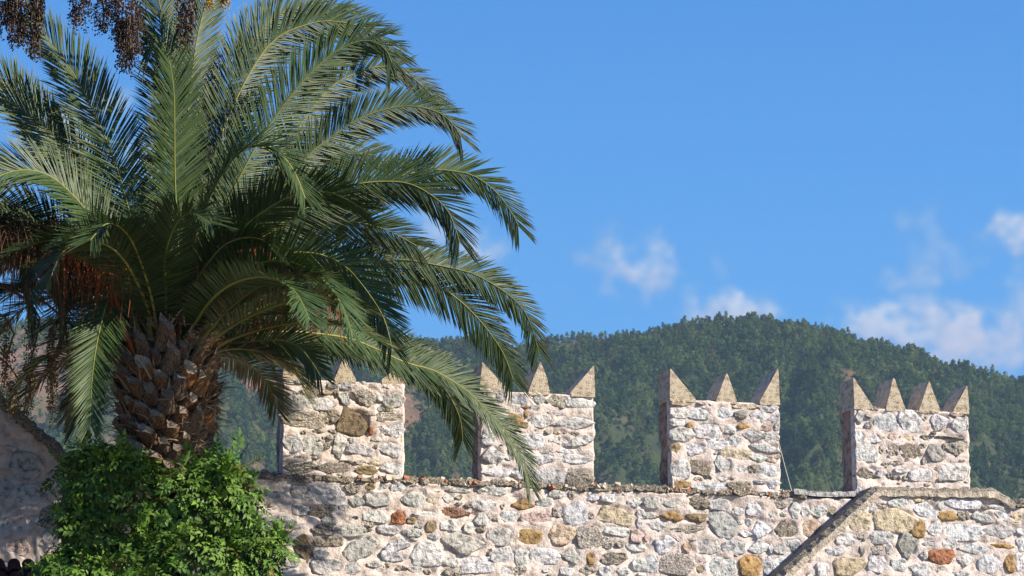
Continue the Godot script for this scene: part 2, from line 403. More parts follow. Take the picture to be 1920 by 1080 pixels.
func lay_stones(stones: Array, parent: Node3D, w0 := 0.0, edges := []) -> void:
	for s in stones:
		var kind: int = s[4]
		var id: int = rng.randi() % 997
		var o := obj("brick" if kind == 8 or kind == 13 else "stone", stone_mesh(s[2] * 0.01 * 1.13, s[3] * 0.01 * 1.14, kind, id), M.rough_rock if kind in [3, 5, 13] else M.rock, parent)
		var reach: float = s[2] * 0.0061
		var cx: float = s[0] * 0.01
		if edges.size() and edges[1] - edges[0] > 2.0 * reach:
			cx = clampf(cx, edges[0] + reach, edges[1] - reach)
		o.position = Vector3(cx, s[1] * 0.01, w0)
		o.rotation.z = rr(-0.05, 0.05)


func more_stones(have: Array, u0: int, u1: int, y0: int, y1: int, tries: int, big: bool) -> Array:
	var out := []
	for t in tries:
		var late := float(t) / tries
		var w: int = int(rr(16, 44) * (1.0 - 0.6 * late)) if big else int(rr(4, 10))
		var h: int = int(w * rr(0.45, 0.85)) if big else int(maxf(2.0, w * rr(0.3, 0.7)))
		var x := rng.randi_range(u0 + w / 2, u1 - w / 2)
		var y := rng.randi_range(y0 + h / 2, y1 - h / 2)
		var ok := true
		for s in have + out:
			if absf(s[0] - x) < (s[2] + w) * 0.5 + 2 and absf(s[1] - y) < (s[3] + h) * 0.5 + 1.5:
				ok = false
				break
		if ok:
			out.append([x, y, w, h, [0, 0, 0, 0, 1, 1, 3, 3, 4, 2, 9, 0][rng.randi() % 12]])
	return out


func mortar_face(u0: float, u1: float, y0: float, y1: float, step: float, stones: Array, top: int, wrap := true, bulge := 1.0) -> ArrayMesh:
	# a lumpy sheet of pointing with gaps round the stones and its rim turned back
	var nu := int((u1 - u0) / step) + 1
	var ny := int((y1 - y0) / step) + 1
	var gap := PackedFloat32Array()
	gap.resize(nu * ny)
	gap.fill(1.0)
	for s in stones:
		var a: float = s[2] * 0.0056
		var b: float = s[3] * 0.0056
		var cx: float = s[0] * 0.01
		var cy: float = s[1] * 0.01
		for i in range(maxi(0, int((cx - a - 0.08 - u0) / step)), mini(nu, int((cx + a + 0.08 - u0) / step) + 1)):
			for j in range(maxi(0, int((cy - b - 0.08 - y0) / step)), mini(ny, int((cy + b + 0.08 - y0) / step) + 1)):
				var dx := absf(u0 + i * step - cx) / a
				var dy := absf(y0 + j * step - cy) / b
				var d := (pow(pow(dx, 3.2) + pow(dy, 3.2), 1.0 / 3.2) - 1.0) * minf(a, b)
				gap[i * ny + j] = minf(gap[i * ny + j], d)
	var m := Mesher.new()
	for i in nu:
		for j in ny:
			var u := u0 + (u1 - u0) * i / (nu - 1)
			var y := y0 + (y1 - y0) * j / (ny - 1)
			var z := nz(u * 60.0, y * 60.0, 7.0) * 0.026 * bulge + nz(u * 260.0, y * 260.0, 2.0) * 0.009 + nz(u * 700.0, y * 700.0, 4.0) * 0.004
			var d := gap[i * ny + j]
			var open := clampf(nz(u * 150.0, y * 210.0, 40.0) * 2.6 - 0.12, 0.0, 1.0)
			if d < 0.0:
				z -= maxf(0.0, minf(-d, 0.04) - 0.010) * 1.1
			if d < 0.03:
				z -= (1.0 - absf(d) / 0.03 if d > -0.03 else 0.0) * 0.032 * open
			if d > 0.04:
				z += 0.006
				z -= clampf(nz(u * 230.0, y * 420.0, 70.0) - 0.28, 0.0, 0.2) * 0.14
			var edge := i == 0 or i == nu - 1 or j == 0 or j == ny - 1
			if wrap and edge:
				z = -0.07
			if wrap and (i == 1 or i == nu - 2):
				u += nz(y * 190.0, u * 30.0, 21.0) * 0.028
			if wrap and j == ny - 2:
				y += nz(u * 150.0, y * 30.0, 23.0) * 0.016
			var shade := Color.WHITE * (1.0 + 0.16 * nz(u * 45.0, y * 45.0, 90.0))
			if top == 1:
				y = minf(y, stair_line(u) - 0.08)
			elif top == 2:
				y = minf(y, stair_line_left(u) - 0.06)
			m.vert(Vector3(u, y, z), shade)
	for i in nu - 1:
		for j in ny - 1:
			var a := i * ny + j
			m.quad(a, a + ny, a + ny + 1, a + 1)
	return m.done()


func rough_box(lo: Vector3, hi: Vector3, step: float, amount: float) -> ArrayMesh:
	# a box whose faces are grids, every point pushed about by the same noise so that it stays closed
	var m := Mesher.new()
	var size := hi - lo
	for axis in 3:
		var a := (axis + 1) % 3
		var b := (axis + 2) % 3
		var na := maxi(1, int(size[a] / step))
		var nb := maxi(1, int(size[b] / step))
		for side in 2:
			var first := m.v.size()
			for i in na + 1:
				for j in nb + 1:
					var p := Vector3.ZERO
					p[axis] = hi[axis] if side else lo[axis]
					p[a] = lo[a] + size[a] * i / na
					p[b] = lo[b] + size[b] * j / nb
					var k := p * 110.0
					var push := Vector3(nz(k.y, k.z, k.x + 50.0), nz(k.z, k.x, k.y + 90.0), nz(k.x, k.y, k.z)) * amount
					var k2 := p * 420.0
					push += Vector3(nz(k2.y, k2.z, k2.x + 50.0), nz(k2.z, k2.x, k2.y + 90.0), nz(k2.x, k2.y, k2.z)) * amount * 0.5
					m.vert(p + push, Color.WHITE * (1.0 + 0.25 * nz(k.x * 0.5, k.y * 0.5, k.z * 0.5 + 9.0)))
			for i in na:
				for j in nb:
					var q := first + i * (nb + 1) + j
					if side:
						m.quad(q, q + nb + 1, q + nb + 2, q + 1)
					else:
						m.quad(q, q + 1, q + nb + 2, q + nb + 1)
	return m.done()


func prism(profile: Array, z0: float, z1: float, cuts: int, wobble: float, face_col := Color.WHITE, side_col := Color.WHITE) -> ArrayMesh:
	# a profile in u and y drawn from z0 back to z1
	var m := Mesher.new()
	var n := profile.size()
	for k in n:
		var p: Vector2 = profile[k]
		var q: Vector2 = profile[(k + 1) % n]
		var rows := 4
		var first := m.v.size()
		for i in cuts + 1:
			for j in rows + 1:
				var e := p.lerp(q, float(j) / rows)
				var z := lerpf(z0, z1, float(i) / cuts)
				var push := Vector3(nz(e.x * 300.0, e.y * 300.0, z * 300.0), nz(e.y * 300.0, z * 300.0, e.x * 300.0 + 40.0), 0.0) * wobble
				m.vert(Vector3(e.x, e.y, z) + push, side_col)
		for i in cuts:
			for j in rows:
				var a := first + i * (rows + 1) + j
				m.quad(a, a + rows + 1, a + rows + 2, a + 1)
	var poly := PackedVector2Array(profile)
	var cut := Geometry2D.triangulate_polygon(poly)
	for side in 2:
		var z := z1 if side else z0
		for i in range(0, cut.size(), 3):
			var t := [poly[cut[i]], poly[cut[i + 1]], poly[cut[i + 2]]]
			var ccw: bool = (t[1] - t[0]).cross(t[2] - t[0]) > 0.0
			var p := t.map(func(e): return Vector3(e.x, e.y, z) + Vector3(nz(e.x * 300.0, e.y * 300.0, z * 300.0), nz(e.y * 300.0, z * 300.0, e.x * 300.0 + 40.0), 0.0) * wobble)
			if ccw == (side == 0):
				m.flat_tri(p[0], p[1], p[2], face_col)
			else:
				m.flat_tri(p[0], p[2], p[1], face_col)
	return m.done()


func chip_mesh(size: float) -> ArrayMesh:
	var m := Mesher.new()
	var p := []
	for i in 8:
		p.append(Vector3(1 if i & 1 else -1, 0.6 if i & 2 else -0.6, 0.8 if i & 4 else -0.8) * size * 0.5 * rr(0.6, 1.15))
	for f in [[4, 5, 7, 6], [1, 0, 2, 3], [0, 4, 6, 2], [5, 1, 3, 7], [6, 7, 3, 2], [0, 1, 5, 4]]:
		m.flat_quad(p[f[0]], p[f[1]], p[f[2]], p[f[3]], Color.WHITE)
	return m.done()


func sweep(path: Array, profile: Array, step: float, amount: float) -> ArrayMesh:
	# profile points are (z, height above the path); the path lies in the wall's plane
	var m := Mesher.new()
	var pts := []
	for i in path.size() - 1:
		var cuts := maxi(1, int(path[i].distance_to(path[i + 1]) / step))
		for k in cuts:
			pts.append(path[i].lerp(path[i + 1], float(k) / cuts))
	pts.append(path[-1])
	for k in profile.size() - 1:  # every strip has points of its own, so that the arrises stay crisp
		var rows := maxi(1, int(profile[k].distance_to(profile[k + 1]) / 0.022)) if profile[k].x > -0.1 else 1
		var first := m.v.size()
		for i in pts.size():
			var t: Vector2 = (pts[mini(i + 1, pts.size() - 1)] - pts[maxi(i - 1, 0)]).normalized()
			var up := Vector2(-t.y, t.x)
			for j in rows + 1:
				var q: Vector2 = profile[k].lerp(profile[k + 1], float(j) / rows)
				var e: Vector2 = pts[i] + up * q.y
				var z := q.x
				var push := Vector3(nz(e.x * 300.0, e.y * 300.0, z * 300.0), nz(e.y * 330.0, z * 300.0, e.x * 330.0 + 40.0), nz(e.x * 420.0, e.y * 420.0, z * 200.0 + 80.0)) * amount
				push += Vector3(0.0, nz(e.x * 1300.0, e.y * 1300.0, z * 1300.0), nz(e.x * 1300.0, e.y * 1300.0, z * 1300.0 + 33.0)) * amount * 0.55
				m.vert(Vector3(e.x, e.y, z) + push, Color.WHITE * (1.0 + 0.3 * nz(e.x * 120.0, e.y * 120.0, z * 100.0)))
		for i in pts.size() - 1:
			for j in rows:
				var a := first + i * (rows + 1) + j
				m.quad(a, a + 1, a + rows + 2, a + rows + 1)
	return m.done()


func castle_wall() -> void:
	var t := thing("castle_wall", 0.0, 0.0, "long pale rubble stone castle wall with four toothed merlons along its top", "wall")
	var wall_stones: Array = STONES_WALL.duplicate()
	wall_stones += more_stones(wall_stones, -480, 300, 395, 437, 240, true)
	wall_stones += more_stones(wall_stones, -520, -285, 395, 530, 160, true)
	wall_stones += more_stones(wall_stones, 590, 670, 395, 522, 90, true)
	wall_stones += more_stones(wall_stones, -300, 410, 430, 525, 110, false)
	obj("core", rough_box(Vector3(-9.5, -0.2, -0.9), Vector3(9.5, 5.31, -0.06), 0.35, 0.02), M.plaster, t)
	obj("mortar_face", mortar_face(-6.2, 6.8, 3.7, 5.33, 0.019, wall_stones, 0), M.mortar, t)
	obj("lower_face", rough_box(Vector3(-9.5, -0.1, -0.08), Vector3(9.5, 3.75, -0.015), 0.2, 0.03), M.mortar, t)
	lay_stones(wall_stones, t)
	# the rubble coping along the top, with crumbs of tile and pebbles set in it
	var path := []
	for i in 47:
		var u := -6.2 + i * 0.21
		path.append(Vector2(u, 5.385 + 0.02 * nz(u * 60.0, 4.0)))
	obj("coping", sweep(path, [Vector2(-0.9, -0.02), Vector2(-0.1, 0.0), Vector2(-0.015, -0.005), Vector2(0.012, -0.03), Vector2(0.016, -0.07), Vector2(-0.05, -0.1)], 0.02, 0.034), M.coping, t)
	obj("coping_slab", rough_box(Vector3(3.3, 5.335, -0.8), Vector3(4.05, 5.392, 0.03), 0.04, 0.02), mat(Color(0.55, 0.54, 0.52), 0.95, M.rock.albedo_texture, M.rock.normal_texture, 1.7), t)
	var chips := []
	for k in 6:
		chips.append(chip_mesh([0.03, 0.04, 0.055, 0.035, 0.045, 0.065][k]))
	var tints := [mat(Color(0.38, 0.15, 0.09), 0.9), mat(Color(0.42, 0.23, 0.16), 0.9), mat(Color(0.6, 0.58, 0.54), 0.9), mat(Color(0.34, 0.31, 0.26), 0.95), mat(Color(0.25, 0.22, 0.17), 0.95), mat(Color(0.48, 0.42, 0.33), 0.95)]
	for k in 210:
		var pick: int = [0, 0, 1, 2, 3, 3, 4, 4, 5, 5][rng.randi() % 10]
		var o := obj("tile_chip" if pick < 2 else "pebble", chips[rng.randi() % 6], tints[pick], t)
		var front := rr(0.0, 1.0)
		o.position = Vector3(rr(-3.3, 3.3), 5.392 - 0.075 * front * front, lerpf(-0.08, 0.014, sqrt(front)))
		o.rotation = Vector3(rr(-0.5, 0.5), rr(-3, 3), rr(-0.4, 0.4))
	var lists := [STONES_A, STONES_B, STONES_C, STONES_D]
	for i in 4:
		var q: Array = MERLONS[i]
		var mer := Node3D.new()
		mer.name = "merlon"
		t.add_child(mer, true)
		var u0: float = q[0] * 0.01
		var u1: float = q[1] * 0.01
		var y1: float = 6.385 if i else 6.42
		var stones: Array = lists[i].duplicate()
		stones += more_stones(stones, q[0] + 3, q[1] - 3, 542, int(y1 * 100) - 3, 60, false)
		obj("core", rough_box(Vector3(u0 + 0.02, 5.33, -0.40), Vector3(u1 - 0.02, y1 - 0.01, -0.045), 0.045, 0.035), M.plaster, mer)
		obj("mortar_face", mortar_face(u0, u1, 5.33, y1, 0.0165, stones, 0), M.mortar, mer)
		lay_stones(stones, mer, 0.0, [u0, u1])
		for e in TEETH:
			if e[0] != i:
				continue
			var x0: float = e[1] * 0.01
			var x1: float = e[2] * 0.01
			var a := Vector2(e[3] * 0.01, e[4] * 0.01)
			var left_post: bool = a.x - x0 < 0.07
			var right_post: bool = x1 - a.x < 0.07
			if left_post:
				x0 = u0 + 0.01
				a.x = x0 + 0.015
			if right_post:
				x1 = u1 - 0.005
				a.x = x1 - 0.01
			var blunt := 0.008
			var lean := (a.y - y1) * 0.5
			var prof := [Vector2(x0, y1 - 0.03), Vector2(x1, y1 - 0.03), Vector2(x1, y1 + 0.012)]
			if i == 1 and not right_post and not left_post:  # the bulging middle tooth
				prof.append(Vector2(lerpf(x1, a.x, 0.42) + 0.022, y1 + lean))
			prof += [Vector2(a.x + blunt, a.y - blunt), Vector2(a.x - blunt * 0.5, a.y)]
			if i == 1 and not right_post and not left_post:
				prof.append(Vector2(lerpf(x0, a.x, 0.42) - 0.01, y1 + lean))
			prof.append(Vector2(x0, y1 + 0.012))
			obj("tooth", prism(prof, 0.004, -0.42, 6, 0.022, Color(0.63, 0.555, 0.43), Color(0.63, 0.555, 0.43)), M.stucco, mer)


func stair_line(u: float) -> float:
	if u < 4.14:
		return 5.42 - (4.14 - u) * 0.867
	if u < 5.64:
		return 5.42 + (u - 4.14) * 0.02
	return maxf(5.45 - (u - 5.64) * 0.55, 5.31)


func stair_line_left(u: float) -> float:
	return 5.97 - (u + 5.46) * 0.833


func stair_walls() -> void:
	var t := thing("stair_wall", 0.0, 0.35, "pale rubble parapet with a steep sloping coping standing before the castle wall", "wall")
	var stones: Array = STONES_STAIR.duplicate()
	stones += more_stones(stones, 330, 620, 385, 437, 120, true).filter(func(s): return s[1] * 0.01 + 0.3 < stair_line(s[0] * 0.01 - s[2] * 0.005))
	stones += more_stones(stones, 600, 685, 395, 518, 110, true)
	stones += more_stones(stones, 300, 610, 430, 525, 220, false).filter(func(s): return s[1] * 0.01 + 0.27 < stair_line(s[0] * 0.01 - s[2] * 0.005))
	obj("mortar_face", mortar_face(2.3, 6.9, 3.3, 5.5, 0.019, stones, 1, false), M.mortar, t)
	lay_stones(stones, t)
	obj("core", prism([Vector2(-1.45, -0.1), Vector2(6.9, -0.1), Vector2(6.9, 5.2), Vector2(5.9, 5.2), Vector2(5.64, 5.33), Vector2(4.16, 5.3), Vector2(-1.45, 0.45)], -0.05, -0.3, 2, 0.0), M.plaster, t)
	var path := [Vector2(1.9, 3.478), Vector2(4.14, 5.42), Vector2(5.64, 5.45), Vector2(5.9, 5.31)]
	obj("coping", sweep(path, [Vector2(-0.34, -0.005), Vector2(-0.045, 0.0), Vector2(0.045, -0.052)], 0.014, 0.022), M.coping, t)
	obj("coping_edge", sweep(path, [Vector2(0.045, -0.05), Vector2(0.04, -0.115), Vector2(-0.06, -0.13)], 0.02, 0.016), M.coping_edge, t)
	var cap := [Vector2(5.88, 5.335), Vector2(6.9, 5.32)]
	obj("coping", sweep(cap, [Vector2(-0.34, 0.0), Vector2(-0.03, 0.0), Vector2(0.03, -0.04), Vector2(0.02, -0.09), Vector2(-0.06, -0.1)], 0.022, 0.05), M.coping, t)

	var l := thing("stair_wall", 0.0, 0.35, "shaded stone parapet sloping down towards the vine beside the palm trunk", "wall")
	var left := more_stones([], -680, -420, 395, 600, 420, true).filter(func(s): return s[1] * 0.01 + 0.22 < stair_line_left(s[0] * 0.01 + s[2] * 0.005))
	obj("mortar_face", mortar_face(-6.9, -4.1, 3.7, 7.0, 0.022, left, 2, false, 1.6), M.mortar, l)
	lay_stones(left, l)
	obj("core", prism([Vector2(-6.9, -0.1), Vector2(-3.6, -0.1), Vector2(-3.6, 4.3), Vector2(-6.9, 7.05)], -0.05, -0.3, 2, 0.0), M.plaster, l)
	obj("coping", sweep([Vector2(-6.9, 7.17), Vector2(-3.6, 4.42)], [Vector2(-0.34, -0.01), Vector2(-0.05, 0.0), Vector2(0.02, -0.03), Vector2(0.05, -0.08), Vector2(0.03, -0.13), Vector2(-0.06, -0.14)], 0.03, 0.04), M.coping, l)


func tile_roof() -> void:
	var t := thing("tiled_roof", -5.75, 1.25, "low porch roof of dark red barrel tiles in the bottom corner by the vine", "roof")
	var slope := deg_to_rad(24.0)
	obj("wall", rough_box(Vector3(-0.85, -0.1, -0.45), Vector3(0.6, 3.75, 0.25), 0.3, 0.02), M.mortar, t)
	var deck := Mesher.new()
	deck.box(Vector3(-0.95, -0.05, -0.1), Vector3(0.7, -0.015, 1.3))
	var d := obj("deck", deck.done(), M.bark, t)
	d.position = Vector3(0, 4.2, -0.45)
	d.rotation.x = slope
	var shapes := []
	for k in 3:
		var m := Mesher.new()
		var col := Color(0.20, 0.055, 0.04) * rr(0.8, 1.15)
		for i in 2:
			for j in 9:
				var a := PI * j / 8.0
				var r := 0.075 - 0.012 * i
				m.vert(Vector3(cos(a) * r, sin(a) * r * 0.9, -0.21 + 0.42 * (1 - i)), col)
		for i in 2:
			for j in 9:
				var a := PI * j / 8.0
				var r := 0.061 - 0.012 * i
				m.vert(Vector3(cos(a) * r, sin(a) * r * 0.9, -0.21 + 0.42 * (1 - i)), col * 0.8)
		for j in 8:
			m.quad(j, j + 1, j + 10, j + 9)
			m.quad(18 + j + 1, 18 + j, 18 + j + 9, 18 + j + 10)
			m.quad(j, 18 + j, 18 + j + 1, j + 1)
		shapes.append(m.done())
	for c in 11:
		for r in 4:
			var o := obj("roof_tile", shapes[rng.randi() % 3], M.tile, t)
			var along := 0.12 + r * 0.3
			o.position = Vector3(-0.88 + c * 0.152, 4.2 + 0.02 - along * sin(slope) + 0.012, -0.45 + along * cos(slope))
			o.rotation = Vector3(slope - 0.06, rr(-0.04, 0.04), rr(-0.05, 0.05))


# ---------------------------------------------------------------- palms
func spline(pts: Array, n: int) -> Array:
	var out := []
	var cum := [0.0]
	for i in range(1, pts.size()):
		cum.append(cum[-1] + pts[i].distance_to(pts[i - 1]))
	var seg := 0
	for k in n:
		var s: float = cum[-1] * k / (n - 1)
		while seg < pts.size() - 2 and cum[seg + 1] < s:
			seg += 1
		var f: float = clampf((s - cum[seg]) / maxf(cum[seg + 1] - cum[seg], 1e-5), 0.0, 1.0)
		out.append(pts[seg].cubic_interpolate(pts[seg + 1], pts[maxi(seg - 1, 0)], pts[mini(seg + 2, pts.size() - 1)], f))
	return out


func frond(palm: Node3D, ctrl: Array, face: float, sgn: float, reach: float, dry := 0.0, fine := 1.0) -> void:
	var n := 40
	var p := spline(ctrl, n)
	var length := 0.0
	for i in n - 1:
		length += p[i].distance_to(p[i + 1])
	var out: Vector3 = p[-1] - p[0]
	out.y = 0
	out = out.normalized()
	var across := Vector3.UP.cross(out).normalized()
	var tone := rr(0.8, 1.2)
	# the stalk
	var m := Mesher.new()
	var radii := []
	var cols := []
	var green := Color(0.17, 0.19, 0.045).lerp(Color(0.34, 0.31, 0.08), rng.randf())
	for i in n:
		var t := float(i) / (n - 1)
		radii.append(lerpf(0.021, 0.004, pow(t, 0.8)) + 0.05 * pow(maxf(0.0, 1.0 - t * 6.0), 1.3))
		cols.append(Color(0.24, 0.12, 0.05).lerp(green, clampf(t * 8.0, 0.0, 1.0)).lerp(Color(0.2, 0.13, 0.06), dry * 0.7))
	m.tube(p, radii, 6, cols, 0.75)
	var stalk := obj("frond", m.done(), M.rachis, palm)
	# the leaflets
	var lm := Mesher.new()
	var count := int(length * 72.0 * fine)
	for side in [-1.0, 1.0]:
		for k in count:
			var t: float = 0.10 + 0.90 * pow((k + rr(0.0, 0.8)) / count, 0.93)
			if t > 0.995:
				t = 0.995
			var fi := t * (n - 1)
			var i := mini(int(fi), n - 2)
			var at: Vector3 = p[i].lerp(p[i + 1], fi - i)
			var tan: Vector3 = (p[i + 1] - p[i]).normalized()
			var nat := tan.cross(across).normalized()
			if nat.y < 0 and tan.y > -0.5:
				nat = -nat
			var nrm := nat.lerp(Vector3(0.15, 0.1, 1.0) * sgn, face)
			nrm = (nrm - tan * nrm.dot(tan)).normalized()
			var s: Vector3 = tan.cross(nrm).normalized() * side
			var u := (t - 0.10) / 0.9
			var a := deg_to_rad(lerpf(62.0, 24.0, pow(u, 1.3)) + rr(-4, 4))
			var lift := rr(0.0, 0.38) * (1.0 - 0.4 * u)
			var dir := (tan * cos(a) + s * sin(a) + nrm * lift).normalized()
			var l: float = reach * (0.30 + 0.72 * pow(sin(PI * clampf(0.13 + 0.72 * u, 0.0, 1.0)), 0.8)) * rr(0.85, 1.1)
			if u < 0.07:
				l *= 0.35 + u * 6.0
			var wide := rr(0.006, 0.0088) * (0.7 if u > 0.85 else 1.0)
			var flatw := dir.cross(nrm).normalized()
			var fold := dir.cross(flatw).normalized() * wide * 0.6
			var sag := Vector3.DOWN * l * rr(0.02, 0.12)
			var brown := clampf(rr(-1.6, 0.5) + dry * 1.6, 0.0, 1.0)
			var col := (Color(0.026, 0.060, 0.020).lerp(Color(0.076, 0.122, 0.034), rng.randf() * 0.8) * tone).lerp(Color(0.23, 0.16, 0.075), brown * (0.35 + dry * 0.5))
			var tip := col.lerp(Color(0.25, 0.18, 0.09), rng.randf() * 0.35)
			var b0 := at
			var b1 := at + dir * l * 0.45 + sag * 0.2
			var b2 := at + dir * l * 0.8 + sag * 0.62
			var b3 := at + dir * l + sag
			var v0 := lm.vert(b0 + flatw * wide * 0.6, col)
			var v1 := lm.vert(b0, col)
			var v2 := lm.vert(b0 - flatw * wide * 0.6, col)
			var q := [[b1, wide], [b2, wide * 0.72]]
			var prev := [v0, v1, v2]
			for e in q:
				var x := lm.vert(e[0] + flatw * e[1] + fold, col)
				var y := lm.vert(e[0], col)
				var z := lm.vert(e[0] - flatw * e[1] + fold, col)
				lm.quad(prev[0], prev[1], y, x)
				lm.quad(prev[1], prev[2], z, y)
				prev = [x, y, z]
			var end := lm.vert(b3, tip)
			lm.tri(prev[0], prev[1], end)
			lm.tri(prev[1], prev[2], end)
	stuff(obj("leaflets", lm.done(), M.palm_leaf, stalk))


func wild_frond(palm: Node3D, crown: Vector3, az: float, el: float, length: float, drop: float, reach: float, dry := 0.0, fine := 1.0) -> void:
	var h := Vector3(cos(az), 0, sin(az))
	var side := Vector3(-sin(az), 0, cos(az)) * rr(-0.25, 0.25)
	var at := crown + h * 0.1
	var pts := [at]
	for k in 7:
		var e := el - drop * pow((k + 0.5) / 7.0, 1.4)
		at += (h * cos(e) + Vector3.UP * sin(e) + side * (k / 7.0)).normalized() * length / 7.0
		pts.append(at)
	frond(palm, pts, rr(0.0, 0.45), [-1.0, 1.0][rng.randi() % 2], reach, dry, fine)


func boot_shapes() -> Array:
	var out := []
	for k in 6:
		var m := Mesher.new()
		var l := rr(0.15, 0.24)
		var w0 := rr(0.085, 0.115)
		var w1 := rr(0.05, 0.075)
		var body := [Color(0.28, 0.145, 0.065), Color(0.33, 0.165, 0.07), Color(0.23, 0.135, 0.075), Color(0.40, 0.18, 0.06), Color(0.25, 0.17, 0.11), Color(0.32, 0.21, 0.12)][k] as Color
		var rows := [[0.0, w0, 0.05], [0.35, lerpf(w0, w1, 0.45), 0.05], [0.75, w1 * 1.1, 0.042], [1.0, w1, 0.036]]
		for r in rows:
			for j in 10:
				var a := TAU * j / 10.0
				var x: float = cos(a) * float(r[1]) * (1.0 + rr(-0.09, 0.09))
				var y: float = sin(a) * float(r[2]) * (1.25 if sin(a) > 0 else 0.7) + 0.02 * float(r[0])
				m.vert(Vector3(x, y, l * float(r[0]) + (0.045 * cos(a) * rr(0.2, 1.0) + rr(-0.03, 0.03) - 0.03 * sin(a) if r[0] == 1.0 else 0.0)), body * rr(0.75, 1.2))
		for i in 3:
			for j in 10:
				var a := i * 10 + j
				var b := i * 10 + (j + 1) % 10
				m.quad(a, b, b + 10, a + 10)
		var cap: Color = Color(0.42, 0.34, 0.255) * [0.6, 1.1, 0.8, 1.4, 0.7, 1.0][k]
		var mid := m.vert(Vector3(0, 0.015, l * 0.985), cap)
		var rim := []
		for j in 10:
			rim.append(m.vert(m.v[30 + j], cap * rr(0.8, 1.1)))
		for j in 10:
			m.tri(rim[j], rim[(j + 1) % 10], mid)
		out.append(m.done())
	return out


func trunk_flare(y: float, top: float) -> float:
	return lerpf(0.72, 1.0, smoothstep(top - 1.35, top - 0.35, y))


func palm_trunk(palm: Node3D, top: float, radius: float, from: float, parts: bool) -> void:
	var m := Mesher.new()
	var pts := []
	var radii := []
	var cols := []
	for i in 16:
		var t := i / 15.0
		pts.append(Vector3(0, -0.1 + (top + 0.1) * t, 0))
		radii.append(radius * trunk_flare(pts[-1].y, top))
		cols.append(Color(0.10, 0.065, 0.042))
	m.tube(pts, radii, 18, cols)
	obj("trunk", m.done(), M.bark, palm)
	if not parts:
		return
	var boots := boot_shapes()
	var k := 0
	var y := from
	while y < top + 0.02:
		var az := k * 2.399963
		var o := obj("leaf_base", boots[rng.randi() % 6], M.boot, palm)
		var up := deg_to_rad(lerpf(30.0, 64.0, clampf((y - from) / (top - from), 0.0, 1.0)) + rr(-7, 7))
		var dir := Vector3(cos(az) * cos(up), sin(up), sin(az) * cos(up))
		var x := Vector3(-sin(az), 0, cos(az)).rotated(dir, rr(-0.2, 0.2))
		o.basis = Basis(x, dir.cross(x), dir) * rr(0.75, 1.25)
		var rad := radius * 0.9 * trunk_flare(y, top)
		o.position = Vector3(cos(az) * rad, y, sin(az) * rad)
		y += 0.0108
		k += 1
	# loose fibre and dry stubs between the leaf bases
	var f := Mesher.new()
	for i in 1500:
		var az := rr(0, TAU)
		var h := rr(from, top + 0.25)
		var p := Vector3(cos(az), 0, sin(az)) * (radius * trunk_flare(h, top) * rr(0.95, 1.15)) + Vector3.UP * h
		var d := Vector3(cos(az) * rr(0.2, 0.9) + rr(-0.5, 0.5), rr(-0.2, 1.0), sin(az) * rr(0.2, 0.9) + rr(-0.5, 0.5)).normalized() * rr(0.1, 0.34)
		var w := d.cross(Vector3(rr(-1, 1), rr(-1, 1), rr(-1, 1))).normalized() * rr(0.003, 0.012)
		var col := Color(0.26, 0.18, 0.10).lerp(Color(0.42, 0.34, 0.24), rng.randf()) * rr(0.5, 1.0)
		var e := p + d * 0.55 + Vector3(0, -0.01, 0)
		f.flat_quad(p - w, p + w, e + w * 0.6, e - w * 0.6, col)
		f.flat_tri(e - w * 0.6, e + w * 0.6, p + d + Vector3(0, -0.04, 0), col)
	stuff(obj("fibre", f.done(), M.strand, palm))


func fruit_stalk(palm: Node3D, path: Array, strands: int, fall: float, spread: float, tint := Color(0.34, 0.085, 0.028)) -> void:
	var stem := Mesher.new()
	var p := spline(path, 14)
	var radii := []
	var cols := []
	for i in 14:
		radii.append(lerpf(0.035, 0.012, i / 13.0))
		cols.append(tint * 0.85)
	stem.tube(p, radii, 6, cols, 0.45)
	var o := obj("fruit_stalk", stem.done(), M.strand, palm)
	var m := Mesher.new()
	for k in strands:
		var a: Vector3 = p[rng.randi_range(7, 13)]
		var d := Vector3(rr(-0.8, 1.0), rr(-0.2, 0.45), rr(-0.8, 0.8)) * spread
		var drop := fall * rr(0.35, 1.0)
		var q := [a, a + d * 0.6 + Vector3(0, 0.0, 0), a + d + Vector3.DOWN * drop * 0.45, a + d * 1.12 + Vector3(rr(-0.05, 0.05), -drop, rr(-0.05, 0.05))]
		var col := tint.lerp(Color(0.22, 0.10, 0.04), rng.randf() * 0.7) * rr(0.7, 1.2)
		m.tube(spline(q, 6), [0.0045, 0.004, 0.0038, 0.0035, 0.003, 0.0025], 3, [col, col, col, col * 0.9, col * 0.8, col * 0.7])
	stuff(obj("strands", m.done(), M.strand, o))


